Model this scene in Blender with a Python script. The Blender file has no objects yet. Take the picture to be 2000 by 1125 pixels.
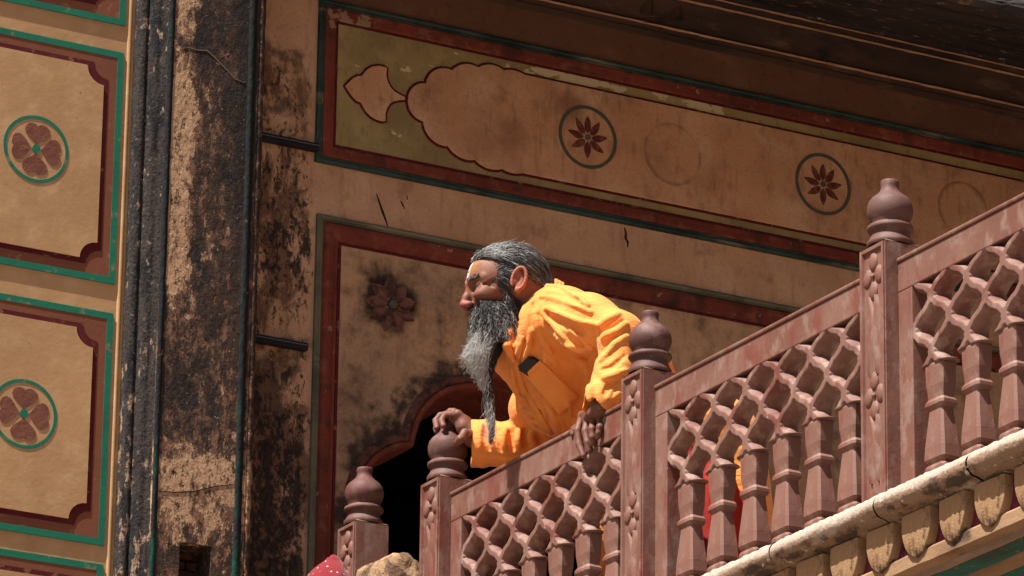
import bpy, bmesh, math, random
import numpy as np
from mathutils import Vector, Matrix
from mathutils.bvhtree import BVHTree
random.seed(7); rng = np.random.default_rng(7)
SC = bpy.context.scene
COL = SC.collection

# ------------------------------------------------------------------ camera
YAW, PITCH, ROLL = [math.radians(a) for a in (61.322, 19.127, 0.7733)]
CAM = Vector((-5.6693, -11.6067, -3.1300))
fw = Vector((math.cos(YAW)*math.cos(PITCH), math.sin(YAW)*math.cos(PITCH), math.sin(PITCH)))
rt0 = Vector((math.sin(YAW), -math.cos(YAW), 0)); up0 = rt0.cross(fw)
rt = math.cos(ROLL)*rt0 + math.sin(ROLL)*up0
up = -math.sin(ROLL)*rt0 + math.cos(ROLL)*up0
cd = bpy.data.cameras.new('camera'); cam = bpy.data.objects.new('camera', cd); COL.objects.link(cam)
cam.matrix_world = Matrix(((rt.x, up.x, -fw.x, CAM.x), (rt.y, up.y, -fw.y, CAM.y), (rt.z, up.z, -fw.z, CAM.z), (0, 0, 0, 1)))
cd.sensor_width = 36; cd.lens = 180; cd.clip_start = 0.5; cd.clip_end = 2000
SC.camera = cam
def ray(x, y):
    return (rt*(x-1000)/10000 + up*(562.5-y)/10000 + fw)
def at(x, y, ax, val):
    """point of the plane axis=val that the photograph shows at x, y"""
    d = ray(x, y); return CAM + d*((val-CAM[ax])/d[ax])

# ------------------------------------------------------------------ light
SUN = Vector((-0.44, -0.10, 0.89)).normalized()
w = bpy.data.worlds.new('World'); SC.world = w; w.use_nodes = True
nt = w.node_tree; bg = nt.nodes['Background']
sky = nt.nodes.new('ShaderNodeTexSky'); sky.sky_type = 'NISHITA'; sky.sun_disc = False
sky.sun_elevation = math.asin(SUN.z); sky.sun_rotation = math.atan2(SUN.x, SUN.y)
sky.air_density = 1.0; sky.dust_density = 2.5
nt.links.new(sky.outputs[0], bg.inputs[0]); bg.inputs[1].default_value = 0.048
sl = bpy.data.lights.new('sun', 'SUN'); sl.energy = 5.0; sl.angle = math.radians(0.5); sl.color = (1.0, 0.95, 0.87)
so = bpy.data.objects.new('sun', sl); COL.objects.link(so)
so.rotation_euler = SUN.to_track_quat('Z', 'Y').to_euler(); so.location = (0, 0, 8)
vs = SC.view_settings; vs.view_transform = 'Standard'; vs.look = 'None'; vs.gamma = 1; vs.use_curve_mapping = False
vs.exposure = 1.06

# ------------------------------------------------------------------ materials
def N(t, typ, **kw):
    n = t.nodes.new(typ)
    for k, v in kw.items(): setattr(n, k, v)
    return n
def mix_rgb(t, fac, a, b, mode='MIX'):
    m = N(t, 'ShaderNodeMix', data_type='RGBA', blend_type=mode)
    for sck, v in ((m.inputs[0], fac), (m.inputs[6], a), (m.inputs[7], b)):
        if isinstance(v, bpy.types.NodeSocket): t.links.new(v, sck)
        elif isinstance(v, (int, float)): sck.default_value = v
        else: sck.default_value = (*v, 1)
    return m.outputs[2]
def math_n(t, op, a, b=0.0, c=0.0, clamp=False):
    m = N(t, 'ShaderNodeMath', operation=op, use_clamp=clamp)
    for i, v in enumerate((a, b, c)):
        if isinstance(v, bpy.types.NodeSocket): t.links.new(v, m.inputs[i])
        else: m.inputs[i].default_value = v
    return m.outputs[0]
def noise(t, co, s, st=(1, 1, 1), d=6, r=0.6, dist=0.0, off=0.0, vor=False):
    mp = N(t, 'ShaderNodeMapping'); mp.inputs['Scale'].default_value = st; mp.inputs['Location'].default_value = (off, off*1.7, off*.6)
    t.links.new(co, mp.inputs[0])
    if vor:
        n = N(t, 'ShaderNodeTexVoronoi', feature='DISTANCE_TO_EDGE'); n.inputs['Scale'].default_value = s
        t.links.new(mp.outputs[0], n.inputs['Vector']); return n.outputs[0]
    n = N(t, 'ShaderNodeTexNoise'); n.inputs['Scale'].default_value = s; n.inputs['Detail'].default_value = d
    n.inputs['Roughness'].default_value = r; n.inputs['Distortion'].default_value = dist
    t.links.new(mp.outputs[0], n.inputs['Vector']); return n.outputs[0]
def rng_n(t, v, lo, hi, a=0.0, b=1.0, smooth=True):
    m = N(t, 'ShaderNodeMapRange', interpolation_type='SMOOTHSTEP' if smooth else 'LINEAR')
    t.links.new(v, m.inputs[0])
    for i, q in enumerate((lo, hi, a, b)): m.inputs[i+1].default_value = q
    return m.outputs[0]
def curve1(t, v, pts):
    """piecewise linear function of v"""
    lo, hi = pts[0][0], pts[-1][0]
    r = N(t, 'ShaderNodeValToRGB'); e = r.color_ramp.elements
    u = rng_n(t, v, lo, hi, 0, 1, False); t.links.new(u, r.inputs[0])
    e[0].color = (pts[0][1]*.4+.5,)*3+(1,); e[1].color = (pts[-1][1]*.4+.5,)*3+(1,)
    for (p, q) in pts[1:-1]: e.new((p-lo)/(hi-lo)).color = (q*.4+.5,)*3+(1,)
    return math_n(t, 'MULTIPLY', math_n(t, 'SUBTRACT', r.outputs[0], .5), 2.5)
def material(name, base, layers=(), rough=0.9, bump=(), spec=0.25, attr=None, biasf=None, sheen=0, sss=0):
    """layers: dicts s, st, d, lo, hi, col, [amt], [bias: fn(t, sep)->socket added to noise]"""
    m = bpy.data.materials.new(name); m.use_nodes = True; t = m.node_tree
    p = t.nodes['Principled BSDF']; co = N(t, 'ShaderNodeTexCoord').outputs['Object']
    sp = N(t, 'ShaderNodeSeparateXYZ'); t.links.new(co, sp.inputs[0])
    if attr:
        a = N(t, 'ShaderNodeAttribute', attribute_name=attr); c = a.outputs['Color']
    else:
        rg = N(t, 'ShaderNodeRGB'); rg.outputs[0].default_value = (*base, 1); c = rg.outputs[0]
    for L in layers:
        v = noise(t, co, L.get('s', 5), L.get('st', (1, 1, 1)), L.get('d', 8), L.get('r', .6), L.get('dist', 0), L.get('off', 0), L.get('vor', False))
        if 'bias' in L: v = math_n(t, 'ADD', v, L['bias'](t, sp, co))
        f = rng_n(t, v, L['lo'], L['hi'])
        if 'amt' in L: f = math_n(t, 'MULTIPLY', f, L['amt'])
        c = mix_rgb(t, f, c, L['col'], L.get('mode', 'MIX'))
    t.links.new(c, p.inputs['Base Color'])
    p.inputs['Roughness'].default_value = rough; p.inputs['Specular IOR Level'].default_value = spec
    if sss: p.inputs['Subsurface Weight'].default_value = sss; p.inputs['Subsurface Radius'].default_value = (.01, .004, .002); p.inputs['Subsurface Scale'].default_value = 1
    if sheen: p.inputs['Sheen Weight'].default_value = sheen
    h = None
    for (s, st, d, amp) in bump:
        v = math_n(t, 'MULTIPLY', noise(t, co, s, st, d), amp)
        h = v if h is None else math_n(t, 'ADD', h, v)
    if h is not None:
        b = N(t, 'ShaderNodeBump'); b.inputs['Strength'].default_value = 1; b.inputs['Distance'].default_value = 0.01
        t.links.new(h, b.inputs['Height']); t.links.new(b.outputs[0], p.inputs['Normal'])
    return m
def srgb(r, g, b):
    return tuple(((c/255)/12.92 if c/255 <= .04045 else ((c/255+.055)/1.055)**2.4) for c in (r, g, b))
M = {}
PB = ((9, (1, 1, 1), 4, .35), (60, (1, 1, 1), 6, .18), (300, (1, 1, 1), 3, .05))
def grime_box(x0, x1, z0, z1, f, amp):
    """positive amp inside a soft box on the wall, used to place a stain"""
    def fn(t, sp, co):
        X, Z = sp.outputs[0], sp.outputs[2]
        a = math_n(t, 'MULTIPLY', rng_n(t, X, x0-f, x0+f), rng_n(t, X, x1+f, x1-f))
        b = math_n(t, 'MULTIPLY', rng_n(t, Z, z0-f, z0+f), rng_n(t, Z, z1+f, z1-f))
        return math_n(t, 'MULTIPLY', math_n(t, 'MULTIPLY', a, b), amp)
    return fn
def spots(lst):
    """round stains: (x, z, radius, amp)"""
    def fn(t, sp, co):
        tot = None
        for (x, z, r, amp) in lst:
            dx = math_n(t, 'SUBTRACT', sp.outputs[0], x); dz = math_n(t, 'SUBTRACT', sp.outputs[2], z)
            dd = math_n(t, 'SQRT', math_n(t, 'ADD', math_n(t, 'MULTIPLY', dx, dx), math_n(t, 'MULTIPLY', dz, dz)))
            v = rng_n(t, dd, 0, r, amp, 0)
            tot = v if tot is None else math_n(t, 'ADD', tot, v)
        return tot
    return fn
def rings(t, sp, lst):
    tot = None
    for (x, z, r) in lst:
        dx = math_n(t, 'SUBTRACT', sp.outputs[0], x); dz = math_n(t, 'SUBTRACT', sp.outputs[2], z)
        dd = math_n(t, 'SQRT', math_n(t, 'ADD', math_n(t, 'MULTIPLY', dx, dx), math_n(t, 'MULTIPLY', dz, dz)))
        a = rng_n(t, dd, r*.80, r*.97, .10, .42); b = rng_n(t, dd, r*.97, r*1.04, 1, 0); v = math_n(t, 'MULTIPLY', a, b)
        tot = v if tot is None else math_n(t, 'ADD', tot, v)
    return math_n(t, 'SUBTRACT', tot, .25)
TAN = (.49, .285, .135); OCH = (.36, .21, .095)
PBS = ((9, (1, 1, 1), 4, .10), (60, (1, 1, 1), 6, .05))
M['cream'] = material('ochre_plaster', TAN, [
    dict(s=2.2, lo=.35, hi=.75, col=(.36, .20, .10), amt=.7), dict(s=14, lo=.45, hi=.8, col=(.60, .40, .22), amt=.55),
    dict(s=5, st=(1, 1, .35), off=3, lo=.55, hi=.8, col=(.25, .14, .08), amt=.6),
    dict(s=55, off=1, lo=.69, hi=.76, col=(.07, .04, .03), amt=.8), dict(s=9, off=6, lo=.66, hi=.74, col=(.20, .16, .12), amt=.5)], bump=PBS)
M['cream_side'] = M['cream']
M['green'] = material('green_paint', (.012, .16, .095), [dict(s=9, lo=.4, hi=.8, col=(.02, .09, .07), amt=.6), dict(s=26, off=4, d=10, lo=.60, hi=.68, col=(.28, .19, .10), amt=.55)], bump=PBS[1:])
M['brownpaint'] = material('brown_paint', (.20, .068, .035), [dict(s=6, lo=.4, hi=.8, col=(.14, .05, .03), amt=.6), dict(s=22, off=2, d=10, lo=.58, hi=.68, col=(.32, .18, .10), amt=.5)], bump=PBS[1:])
M['maroon'] = material('maroon_paint', (.085, .008, .010), [dict(s=12, lo=.5, hi=.8, col=(.12, .03, .025), amt=.6), dict(s=34, off=2, d=10, lo=.59, hi=.67, col=(.25, .13, .08), amt=.6)], bump=PBS[1:])
M['petalpaint'] = material('petal_paint', (.20, .075, .048), [dict(s=20, lo=.4, hi=.7, col=(.12, .04, .03), amt=.6)], bump=PB[1:])
WALL = (.56, .325, .190)
def wallmat(name, base, extra=()):
    return material(name, base, [
        dict(s=1.7, off=2, lo=.35, hi=.7, col=(.40, .215, .125), amt=.7), dict(s=6, off=5, lo=.42, hi=.72, col=(.68, .44, .29), amt=.6),
        dict(s=16, off=9, d=10, lo=.53, hi=.72, col=(.22, .11, .065), amt=.5), dict(s=40, st=(1, 1, .22), off=19, d=8, lo=.52, hi=.72, col=(.24, .125, .075), amt=.5), dict(s=120, off=29, d=6, lo=.50, hi=.7, col=(.30, .16, .09), amt=.4),
        dict(s=5, st=(1.2, 1, .5), off=11, lo=.60, hi=.75, col=(.13, .075, .055), amt=.55),
        dict(s=70, off=3, lo=.70, hi=.75, col=(.05, .03, .025), amt=.8), *extra], bump=PB)
M['wall'] = wallmat('tan_plaster', WALL, [
    dict(s=10, off=8, d=10, lo=.50, hi=.66, col=(.035, .022, .018), amt=.85, bias=lambda t, sp, co: math_n(t, 'ADD',
        grime_box(-.3, .055, .2, 1.22, .04, .44)(t, sp, co), math_n(t, 'ADD', grime_box(-.3, .07, 1.3, 1.70, .06, .28)(t, sp, co), -.34))),
    dict(s=16, off=14, d=6, lo=.62, hi=.64, col=(.006, .007, .008), bias=lambda t, sp, co: math_n(t, 'SUBTRACT', grime_box(-.13, .0, .43, .62, .035, .42)(t, sp, co), .22), amt=1),
    dict(s=11, off=14, d=9, lo=.58, hi=.70, col=(.08, .05, .04), bias=lambda t, sp, co: math_n(t, 'SUBTRACT', grime_box(-.3, .05, 1.76, 2.05, .05, .30)(t, sp, co), .22), amt=.8)])
def strip_bias(t, sp, co):
    X = curve1(t, sp.outputs[0], [(-.3, .03), (.045, .01), (.08, -.10), (.12, -.3)])
    Z = curve1(t, sp.outputs[2], [(.3, .12), (.9, .12), (1.2, .02), (1.4, .10), (1.66, .06), (1.76, .04), (1.95, .03), (2.08, -.10), (2.3, -.2)])
    return math_n(t, 'ADD', X, Z)
t_ = M['wall'].node_tree; p_ = t_.nodes['Principled BSDF']; co_ = [n for n in t_.nodes if n.bl_idname == 'ShaderNodeTexCoord'][0].outputs['Object']
sp_ = [n for n in t_.nodes if n.bl_idname == 'ShaderNodeSeparateXYZ'][0]
for (s_, st_, lo, hi, c_, o_) in ((14, (1, 1, .45), .50, .62, (.15, .078, .048), 31), (30, (1, 1, .5), .58, .66, (.028, .019, .016), 37), (80, (1, 1, .6), .62, .68, (.02, .015, .013), 41)):
    v_ = math_n(t_, 'ADD', noise(t_, co_, s_, st_, 12, .7, .4, o_), strip_bias(t_, sp_, co_))
    f_ = math_n(t_, 'MULTIPLY', rng_n(t_, v_, lo, hi), .9)
    t_.links.new(mix_rgb(t_, f_, p_.inputs['Base Color'].links[0].from_socket, c_), p_.inputs['Base Color'])
M['archfield'] = wallmat('arch_panel_plaster', (.52, .315, .175), [
    dict(s=12, off=8, d=8, lo=.46, hi=.86, col=(.012, .010, .010), amt=.97, bias=spots([(.305, 1.36, .135, .60)])),
    dict(s=26, off=5, d=10, lo=.52, hi=.92, col=(.022, .016, .013), amt=.95, bias=spots([(.215, .90, .085, .40), (.275, .955, .07, .30), (.33, .985, .07, .34), (.355, 1.07, .07, .36), (.41, 1.13, .07, .36), (.475, 1.175, .07, .38), (.55, 1.20, .07, .36), (.61, 1.225, .05, .30), (.18, .72, .15, .36), (.24, 1.02, .14, .16)])),
    dict(s=3, off=5, lo=.45, hi=.85, col=(.07, .045, .035), amt=.8, bias=grime_box(.1, .3, .4, 1.15, .12, .15))])
M['olive'] = material('olive_plaster', (.36, .27, .115), [
    dict(s=3, lo=.35, hi=.65, col=(.22, .155, .075), amt=.85), dict(s=12, off=3, lo=.5, hi=.75, col=(.42, .32, .15), amt=.6), dict(s=50, st=(1, 1, .5), off=13, lo=.5, hi=.7, col=(.20, .14, .07), amt=.6),
    dict(s=18, st=(.7, 1, 1.3), off=6, d=8, lo=.60, hi=.62, col=(.60, .49, .30), amt=.9, bias=lambda t, sp, co: math_n(t, 'ADD', -.07,
        math_n(t, 'ADD', grime_box(.70, 1.36, 2.080, 2.13, .02, .22)(t, sp, co), grime_box(1.15, 1.27, 1.755, 1.79, .015, .14)(t, sp, co)))),
    dict(s=9, off=7, lo=.62, hi=.75, col=(.06, .05, .03), amt=.7)], bump=PB)
M['friezepanel'] = wallmat('frieze_plaster', (.58, .30, .165), [
    dict(s=7, off=21, lo=.48, hi=.9, col=(.15, .06, .04), amt=.6, bias=spots([(.85, 2.02, .10, .3), (.62, 1.9, .15, .15)])),
    dict(s=14, off=27, lo=.40, hi=.9, col=(.20, .085, .055), amt=.75, bias=lambda t, sp, co: rings(t, sp, [(1.182, 1.943, .094), (2.16, 1.960, .088)]))])
M['redpaint'] = material('red_paint', (.20, .043, .026), [
    dict(s=4, lo=.35, hi=.7, col=(.10, .026, .018), amt=.85), dict(s=22, off=3, d=8, lo=.50, hi=.7, col=(.24, .09, .058), amt=.7), dict(s=45, st=(.4, 1, .4), off=33, d=8, lo=.52, hi=.66, col=(.06, .025, .02), amt=.6),
    dict(s=30, off=8, lo=.66, hi=.70, col=(.33, .20, .13), amt=.8, bias=grime_box(.09, .23, 2.10, 2.18, .02, .22)),
    dict(s=6, st=(1, 1, .4), off=2, lo=.58, hi=.75, col=(.02, .016, .015), amt=.8)], bump=PB)
M['teal'] = material('teal_line_paint', (.040, .070, .058), [
    dict(s=8, lo=.4, hi=.7, col=(.012, .022, .022), amt=.9), dict(s=14, st=(.25, 1, 2), off=3, lo=.56, hi=.66, col=(.17, .16, .12), amt=.7)], bump=PB)
M['olivebead'] = material('grey_green_bead', (.17, .155, .10), [
    dict(s=8, lo=.4, hi=.7, col=(.06, .065, .05), amt=.8), dict(s=14, st=(.25, 1, 2), off=3, lo=.56, hi=.66, col=(.22, .18, .12), amt=.7)], bump=PB)
def pil_bias(t, sp, co):
    Z = curve1(t, sp.outputs[2], [(.3, .62), (.5, .60), (.60, .46), (.74, .46), (.84, .58), (1.05, .59), (1.25, .55), (1.45, .53), (1.75, .52), (1.9, .58), (2.1, .54)])
    X = curve1(t, sp.outputs[0], [(-.56, .95), (-.47, .8), (-.455, .36), (-.40, .38), (-.37, .56), (-.27, .60), (-.25, .72), (-.19, .60)])
    # left light streak only above z 1.15
    k = rng_n(t, sp.outputs[2], 1.0, 1.3)
    X2 = math_n(t, 'MULTIPLY', math_n(t, 'SUBTRACT', X, .5), k)
    return math_n(t, 'ADD', math_n(t, 'MULTIPLY', math_n(t, 'SUBTRACT', Z, .52), .75), math_n(t, 'MULTIPLY', X2, .65))
M['pilaster'] = material('peeling_black_plaster', (.47, .29, .17), [
    dict(s=6, lo=.4, hi=.7, col=(.36, .21, .12), amt=.7),
    dict(s=17, st=(1, 1, .6), d=14, r=.75, dist=.6, lo=.47, hi=.51, col=(.15, .075, .045), amt=.93, bias=pil_bias),
    dict(s=38, st=(1, 1, .55), d=12, r=.75, off=4, lo=.49, hi=.55, col=(.042, .025, .018), amt=.93, bias=pil_bias),
    dict(s=6, st=(1, 1, .5), d=10, r=.7, off=7, lo=.55, hi=.66, col=(.018, .014, .014), amt=.9, bias=pil_bias),
    dict(s=60, off=9, d=6, lo=.64, hi=.69, col=(.34, .21, .14), amt=.85), dict(s=95, st=(1, 1, .6), off=19, d=5, r=.8, lo=.53, hi=.60, col=(.020, .014, .012), amt=.8), dict(s=130, off=29, d=3, lo=.66, hi=.70, col=(.5, .38, .28), amt=.6)],
    bump=((17, (1, 1, .6), 10, 1.0), (60, (1, 1, .6), 10, .6), (200, (1, 1, 1), 4, .2)), rough=.95)
M['pilside'] = material('sooty_moulding', (.038, .029, .026), [
    dict(s=25, st=(1, 1, .3), d=10, lo=.5, hi=.62, col=(.010, .011, .013), amt=.9),
    dict(s=45, st=(1, 1, .4), d=10, off=5, lo=.60, hi=.66, col=(.32, .21, .14), amt=.85, bias=grime_box(-.62, -.51, .2, 1.0, .15, .10)),
    dict(s=70, off=9, d=6, lo=.60, hi=.68, col=(.15, .12, .10), amt=.8), dict(s=110, off=19, d=4, lo=.52, hi=.6, col=(.008, .008, .009), amt=.8)],
    bump=((30, (1, 1, .25), 10, 1.1), (120, (1, 1, 1), 6, .4)), rough=.95)
M['tealworn'] = material('worn_teal_stripe', (.006, .055, .040), [
    dict(s=14, st=(1, 1, .35), d=10, lo=.44, hi=.60, col=(.012, .013, .015), amt=.96, bias=lambda t, sp, co: curve1(t, sp.outputs[2], [(.3, .02), (.75, .06), (.95, .16), (2.2, .22)])),
    dict(s=40, st=(1, 1, .5), off=5, d=8, lo=.64, hi=.68, col=(.25, .16, .10), amt=.8)], bump=((60, (1, 1, .5), 8, .6),))
M['wood'] = material('soot_black_iron', (.012, .013, .015), [dict(s=10, st=(.2, 1, 1), lo=.5, hi=.7, col=(.03, .03, .033), amt=.5)], rough=.5, bump=PB[1:])
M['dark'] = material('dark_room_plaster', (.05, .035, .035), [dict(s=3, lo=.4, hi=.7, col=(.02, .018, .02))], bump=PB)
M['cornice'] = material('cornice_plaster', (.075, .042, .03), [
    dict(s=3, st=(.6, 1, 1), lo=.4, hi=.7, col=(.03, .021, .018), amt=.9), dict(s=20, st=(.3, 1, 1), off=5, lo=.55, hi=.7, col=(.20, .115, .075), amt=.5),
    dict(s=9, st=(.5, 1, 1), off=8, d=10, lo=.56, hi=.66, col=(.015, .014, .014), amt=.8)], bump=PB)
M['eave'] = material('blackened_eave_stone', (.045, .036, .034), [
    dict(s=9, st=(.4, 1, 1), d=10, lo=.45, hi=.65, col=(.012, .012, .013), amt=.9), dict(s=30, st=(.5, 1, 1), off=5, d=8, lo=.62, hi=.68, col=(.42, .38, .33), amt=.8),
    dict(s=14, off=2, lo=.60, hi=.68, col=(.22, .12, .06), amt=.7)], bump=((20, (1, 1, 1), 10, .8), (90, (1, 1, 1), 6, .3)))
M['brick'] = material('old_red_brick', (.085, .03, .022), [dict(s=30, lo=.4, hi=.7, col=(.04, .018, .015))], bump=((60, (1, 1, 1), 8, .8),))
def stonemat(name, a, b, c, dust):
    return material(name, a, [
        dict(s=3.5, off=1, lo=.38, hi=.62, col=b, amt=.85), dict(s=14, st=(1, 1, .30), off=4, d=10, lo=.47, hi=.64, col=c, amt=.75),
        dict(s=26, st=(1, 1, .6), off=6, d=10, lo=.50, hi=.66, col=dust, amt=.6), dict(s=110, off=9, d=4, lo=.68, hi=.73, col=(.05, .025, .022), amt=.8),
        dict(s=9, off=12, d=10, lo=.64, hi=.70, col=(.08, .035, .03), amt=.6), dict(s=60, off=15, d=6, lo=.71, hi=.74, col=(.62, .52, .48), amt=.7)],
        rough=.66, spec=.38, bump=((14, (1, 1, 1), 6, .20), (60, (1, 1, .4), 6, .09), (260, (1, 1, 1), 3, .03)))
M['stone'] = stonemat('rose_sandstone', (.150, .062, .043), (.195, .096, .071), (.150, .034, .022), (.25, .165, .132))
M['stonedark'] = stonemat('rose_sandstone_turned', (.085, .034, .027), (.115, .052, .041), (.105, .024, .018), (.18, .105, .086))
M['lattice'] = stonemat('pierced_sandstone', (.150, .066, .049), (.200, .104, .080), (.135, .035, .025), (.32, .215, .175))
M['ledge'] = material('weathered_shaded_ledge_plaster', (.40, .32, .26), [  # stains plus painted underside shade: lower half browner, top kept pale
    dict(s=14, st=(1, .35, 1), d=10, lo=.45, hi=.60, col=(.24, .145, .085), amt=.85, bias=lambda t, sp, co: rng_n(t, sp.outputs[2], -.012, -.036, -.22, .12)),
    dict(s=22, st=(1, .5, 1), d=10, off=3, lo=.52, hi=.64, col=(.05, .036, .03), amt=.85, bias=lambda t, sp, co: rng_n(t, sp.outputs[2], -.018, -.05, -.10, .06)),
    dict(s=60, d=6, off=5, lo=.62, hi=.68, col=(.70, .63, .57), amt=.7)], bump=((18, (1, 1, 1), 10, .7), (90, (1, 1, 1), 6, .30)), rough=.9)
M['lotus'] = material('ochre_lotus_plaster', (.34, .205, .11), [
    dict(s=6, d=8, lo=.42, hi=.7, col=(.30, .165, .075), amt=.7), dict(s=30, st=(1, 1, .3), d=8, off=3, lo=.5, hi=.7, col=(.44, .30, .18), amt=.6),
    dict(s=14, st=(1, 1, .5), d=12, r=.7, off=7, lo=.52, hi=.62, col=(.06, .04, .028), amt=.9, bias=lambda t, sp, co: rng_n(t, sp.outputs[2], -.060, -.10, -.03, .06)), dict(s=90, d=6, off=5, lo=.66, hi=.7, col=(.08, .05, .03), amt=.8)],
    bump=((20, (1, 1, 1), 10, .5), (90, (1, 1, 1), 6, .25)))
M['winered'] = material('wine_red_ground', (.14, .02, .035), [dict(s=20, lo=.5, hi=.7, col=(.05, .012, .018))], bump=PB)
M['ledgeband'] = material('ledge_band', (.30, .18, .10), [
    dict(s=8, st=(1, .3, 1), d=10, lo=.45, hi=.65, col=(.17, .09, .05), amt=.8), dict(s=18, st=(1, .4, 1), d=10, off=4, lo=.56, hi=.66, col=(.03, .025, .02), amt=.85)], bump=PB)
M['ledgeteal'] = material('ledge_teal', (.03, .12, .10), [
    dict(s=10, st=(1, .3, 1), d=10, lo=.48, hi=.64, col=(.05, .05, .04), amt=.8), dict(s=30, d=8, off=4, lo=.6, hi=.66, col=(.25, .18, .11), amt=.7)], bump=PB)
M['floor'] = material('balcony_floor', (.30, .22, .17), [dict(s=4, lo=.4, hi=.7, col=(.2, .14, .1))], bump=PB)
M['ground'] = material('street_ground', (.22, .17, .13), [dict(s=.6, lo=.4, hi=.7, col=(.16, .12, .09)), dict(s=8, lo=.5, hi=.7, col=(.27, .21, .16), amt=.5)], bump=PB)
M['rock'] = material('broken_stone', (.34, .21, .12), [dict(s=18, d=10, lo=.45, hi=.56, col=(.10, .055, .035), amt=.9), dict(s=40, off=4, lo=.6, hi=.7, col=(.55, .45, .35), amt=.6)],
    bump=((25, (1, 1, 1), 10, 1.0), (120, (1, 1, 1), 6, .4)))

# ------------------------------------------------------------------ mesh helpers
def link(name, me, mat=None, parent=None, smooth=False):
    o = bpy.data.objects.new(name, me); COL.objects.link(o)
    if mat is not None and not me.materials: me.materials.append(mat)
    if parent is not None: o.parent = parent
    if smooth: me.polygons.foreach_set('use_smooth', [True]*len(me.polygons))
    return o
def mesh(name, v, f):
    me = bpy.data.meshes.new(name); me.from_pydata([tuple(p) for p in v], [], f); me.validate(); me.update(); return me
def empty(name, loc=(0, 0, 0)):
    o = bpy.data.objects.new(name, None); COL.objects.link(o); o.location = loc; o.empty_display_size = .1; return o
def tag(o, label=None, cat=None, group=None, kind=None):
    for k, v in (('label', label), ('category', cat), ('group', group), ('kind', kind)):
        if v: o[k] = v
    return o
def fixn(me):
    bm = bmesh.new(); bm.from_mesh(me); bmesh.ops.recalc_face_normals(bm, faces=bm.faces); bm.to_mesh(me); bm.free(); return me
def box(name, a, b, mat, parent=None, bev=0.0, seg=2):
    bm = bmesh.new(); bmesh.ops.create_cube(bm, size=1)
    for v in bm.verts: v.co = Vector([a[i]+(b[i]-a[i])*(v.co[i]+.5) for i in range(3)])
    if bev: bmesh.ops.bevel(bm, geom=bm.edges[:], offset=bev, segments=seg, affect='EDGES', profile=.6)
    bmesh.ops.recalc_face_normals(bm, faces=bm.faces)
    me = bpy.data.meshes.new(name); bm.to_mesh(me); bm.free(); return link(name, me, mat, parent)
def prism(name, pts, y0, y1, mat, parent=None, bev=0.0, bevseg=1):
    """outline of (x, z) points: back at y0, face at y1 (nearer the camera)"""
    bm = bmesh.new()
    fr = [bm.verts.new((p[0], y1, p[1])) for p in pts]; bk = [bm.verts.new((p[0], y0, p[1])) for p in pts]
    f = bm.faces.new(fr); n = len(pts)
    for i in range(n): bm.faces.new((fr[i], bk[i], bk[(i+1) % n], fr[(i+1) % n]))
    bm.faces.new(bk[::-1])
    bmesh.ops.recalc_face_normals(bm, faces=bm.faces)
    if bev: bmesh.ops.bevel(bm, geom=[e for e in f.edges], offset=bev, segments=bevseg, affect='EDGES')
    me = bpy.data.meshes.new(name); bm.to_mesh(me); bm.free(); return link(name, me, mat, parent)
def rectframe(name, x0, x1, z0, z1, prof, mat, parent=None):
    """mitred frame: prof = [(inset, y), ...] swept round the rectangle"""
    v = []; f = []
    for (i, y) in prof: v += [(x0+i, y, z0+i), (x1-i, y, z0+i), (x1-i, y, z1-i), (x0+i, y, z1-i)]
    for k in range(len(prof)-1):
        for c in range(4):
            a = 4*k+c; b = 4*k+(c+1) % 4; f.append((a, b, b+4, a+4))
    return link(name, fixn(mesh(name, v, f)), mat, parent)
def extrude_x(name, prof, x0, x1, mat, parent=None, smooth=False, nx=1, jitter=0):
    """profile of (y, z) run along x"""
    v = []; f = []; n = len(prof)
    for k in range(nx+1):
        x = x0+(x1-x0)*k/nx
        for (y, z) in prof: v.append((x, y+random.uniform(-jitter, jitter), z+random.uniform(-jitter, jitter)))
    for k in range(nx):
        for i in range(n-1): f.append((k*n+i, k*n+i+1, (k+1)*n+i+1, (k+1)*n+i))
    return link(name, fixn(mesh(name, v, f)), mat, parent, smooth)
def extrude_y(name, prof, y0, y1, mat, parent=None, smooth=False, ny=1, jitter=0):
    v = []; f = []; n = len(prof)
    for k in range(ny+1):
        y = y0+(y1-y0)*k/ny
        jx, jz = random.uniform(-jitter, jitter), random.uniform(-jitter, jitter)
        for (x, z) in prof: v.append((x+jx+random.uniform(-jitter, jitter)*.5, y, z+jz+random.uniform(-jitter, jitter)*.5))
    for k in range(ny):
        for i in range(n-1): f.append((k*n+i, k*n+i+1, (k+1)*n+i+1, (k+1)*n+i))
    return link(name, fixn(mesh(name, v, f)), mat, parent, smooth)
def sweep2d(name, path, prof, mat, parent=None, smooth=True):
    """path of (x, z) in the wall plane; prof = [(offset to the left of travel, y)]"""
    v = []; f = []; n = len(prof); P = [Vector(p) for p in path]
    for i, p in enumerate(P):
        a = P[max(i-1, 0)]; b = P[min(i+1, len(P)-1)]; t = (b-a).normalized(); nn = Vector((-t.y, t.x))
        for (o, y) in prof: q = p+nn*o; v.append((q.x, y, q.y))
    for i in range(len(P)-1):
        for k in range(n-1): f.append((i*n+k, i*n+k+1, (i+1)*n+k+1, (i+1)*n+k))
    return link(name, fixn(mesh(name, v, f)), mat, parent, smooth)
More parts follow.
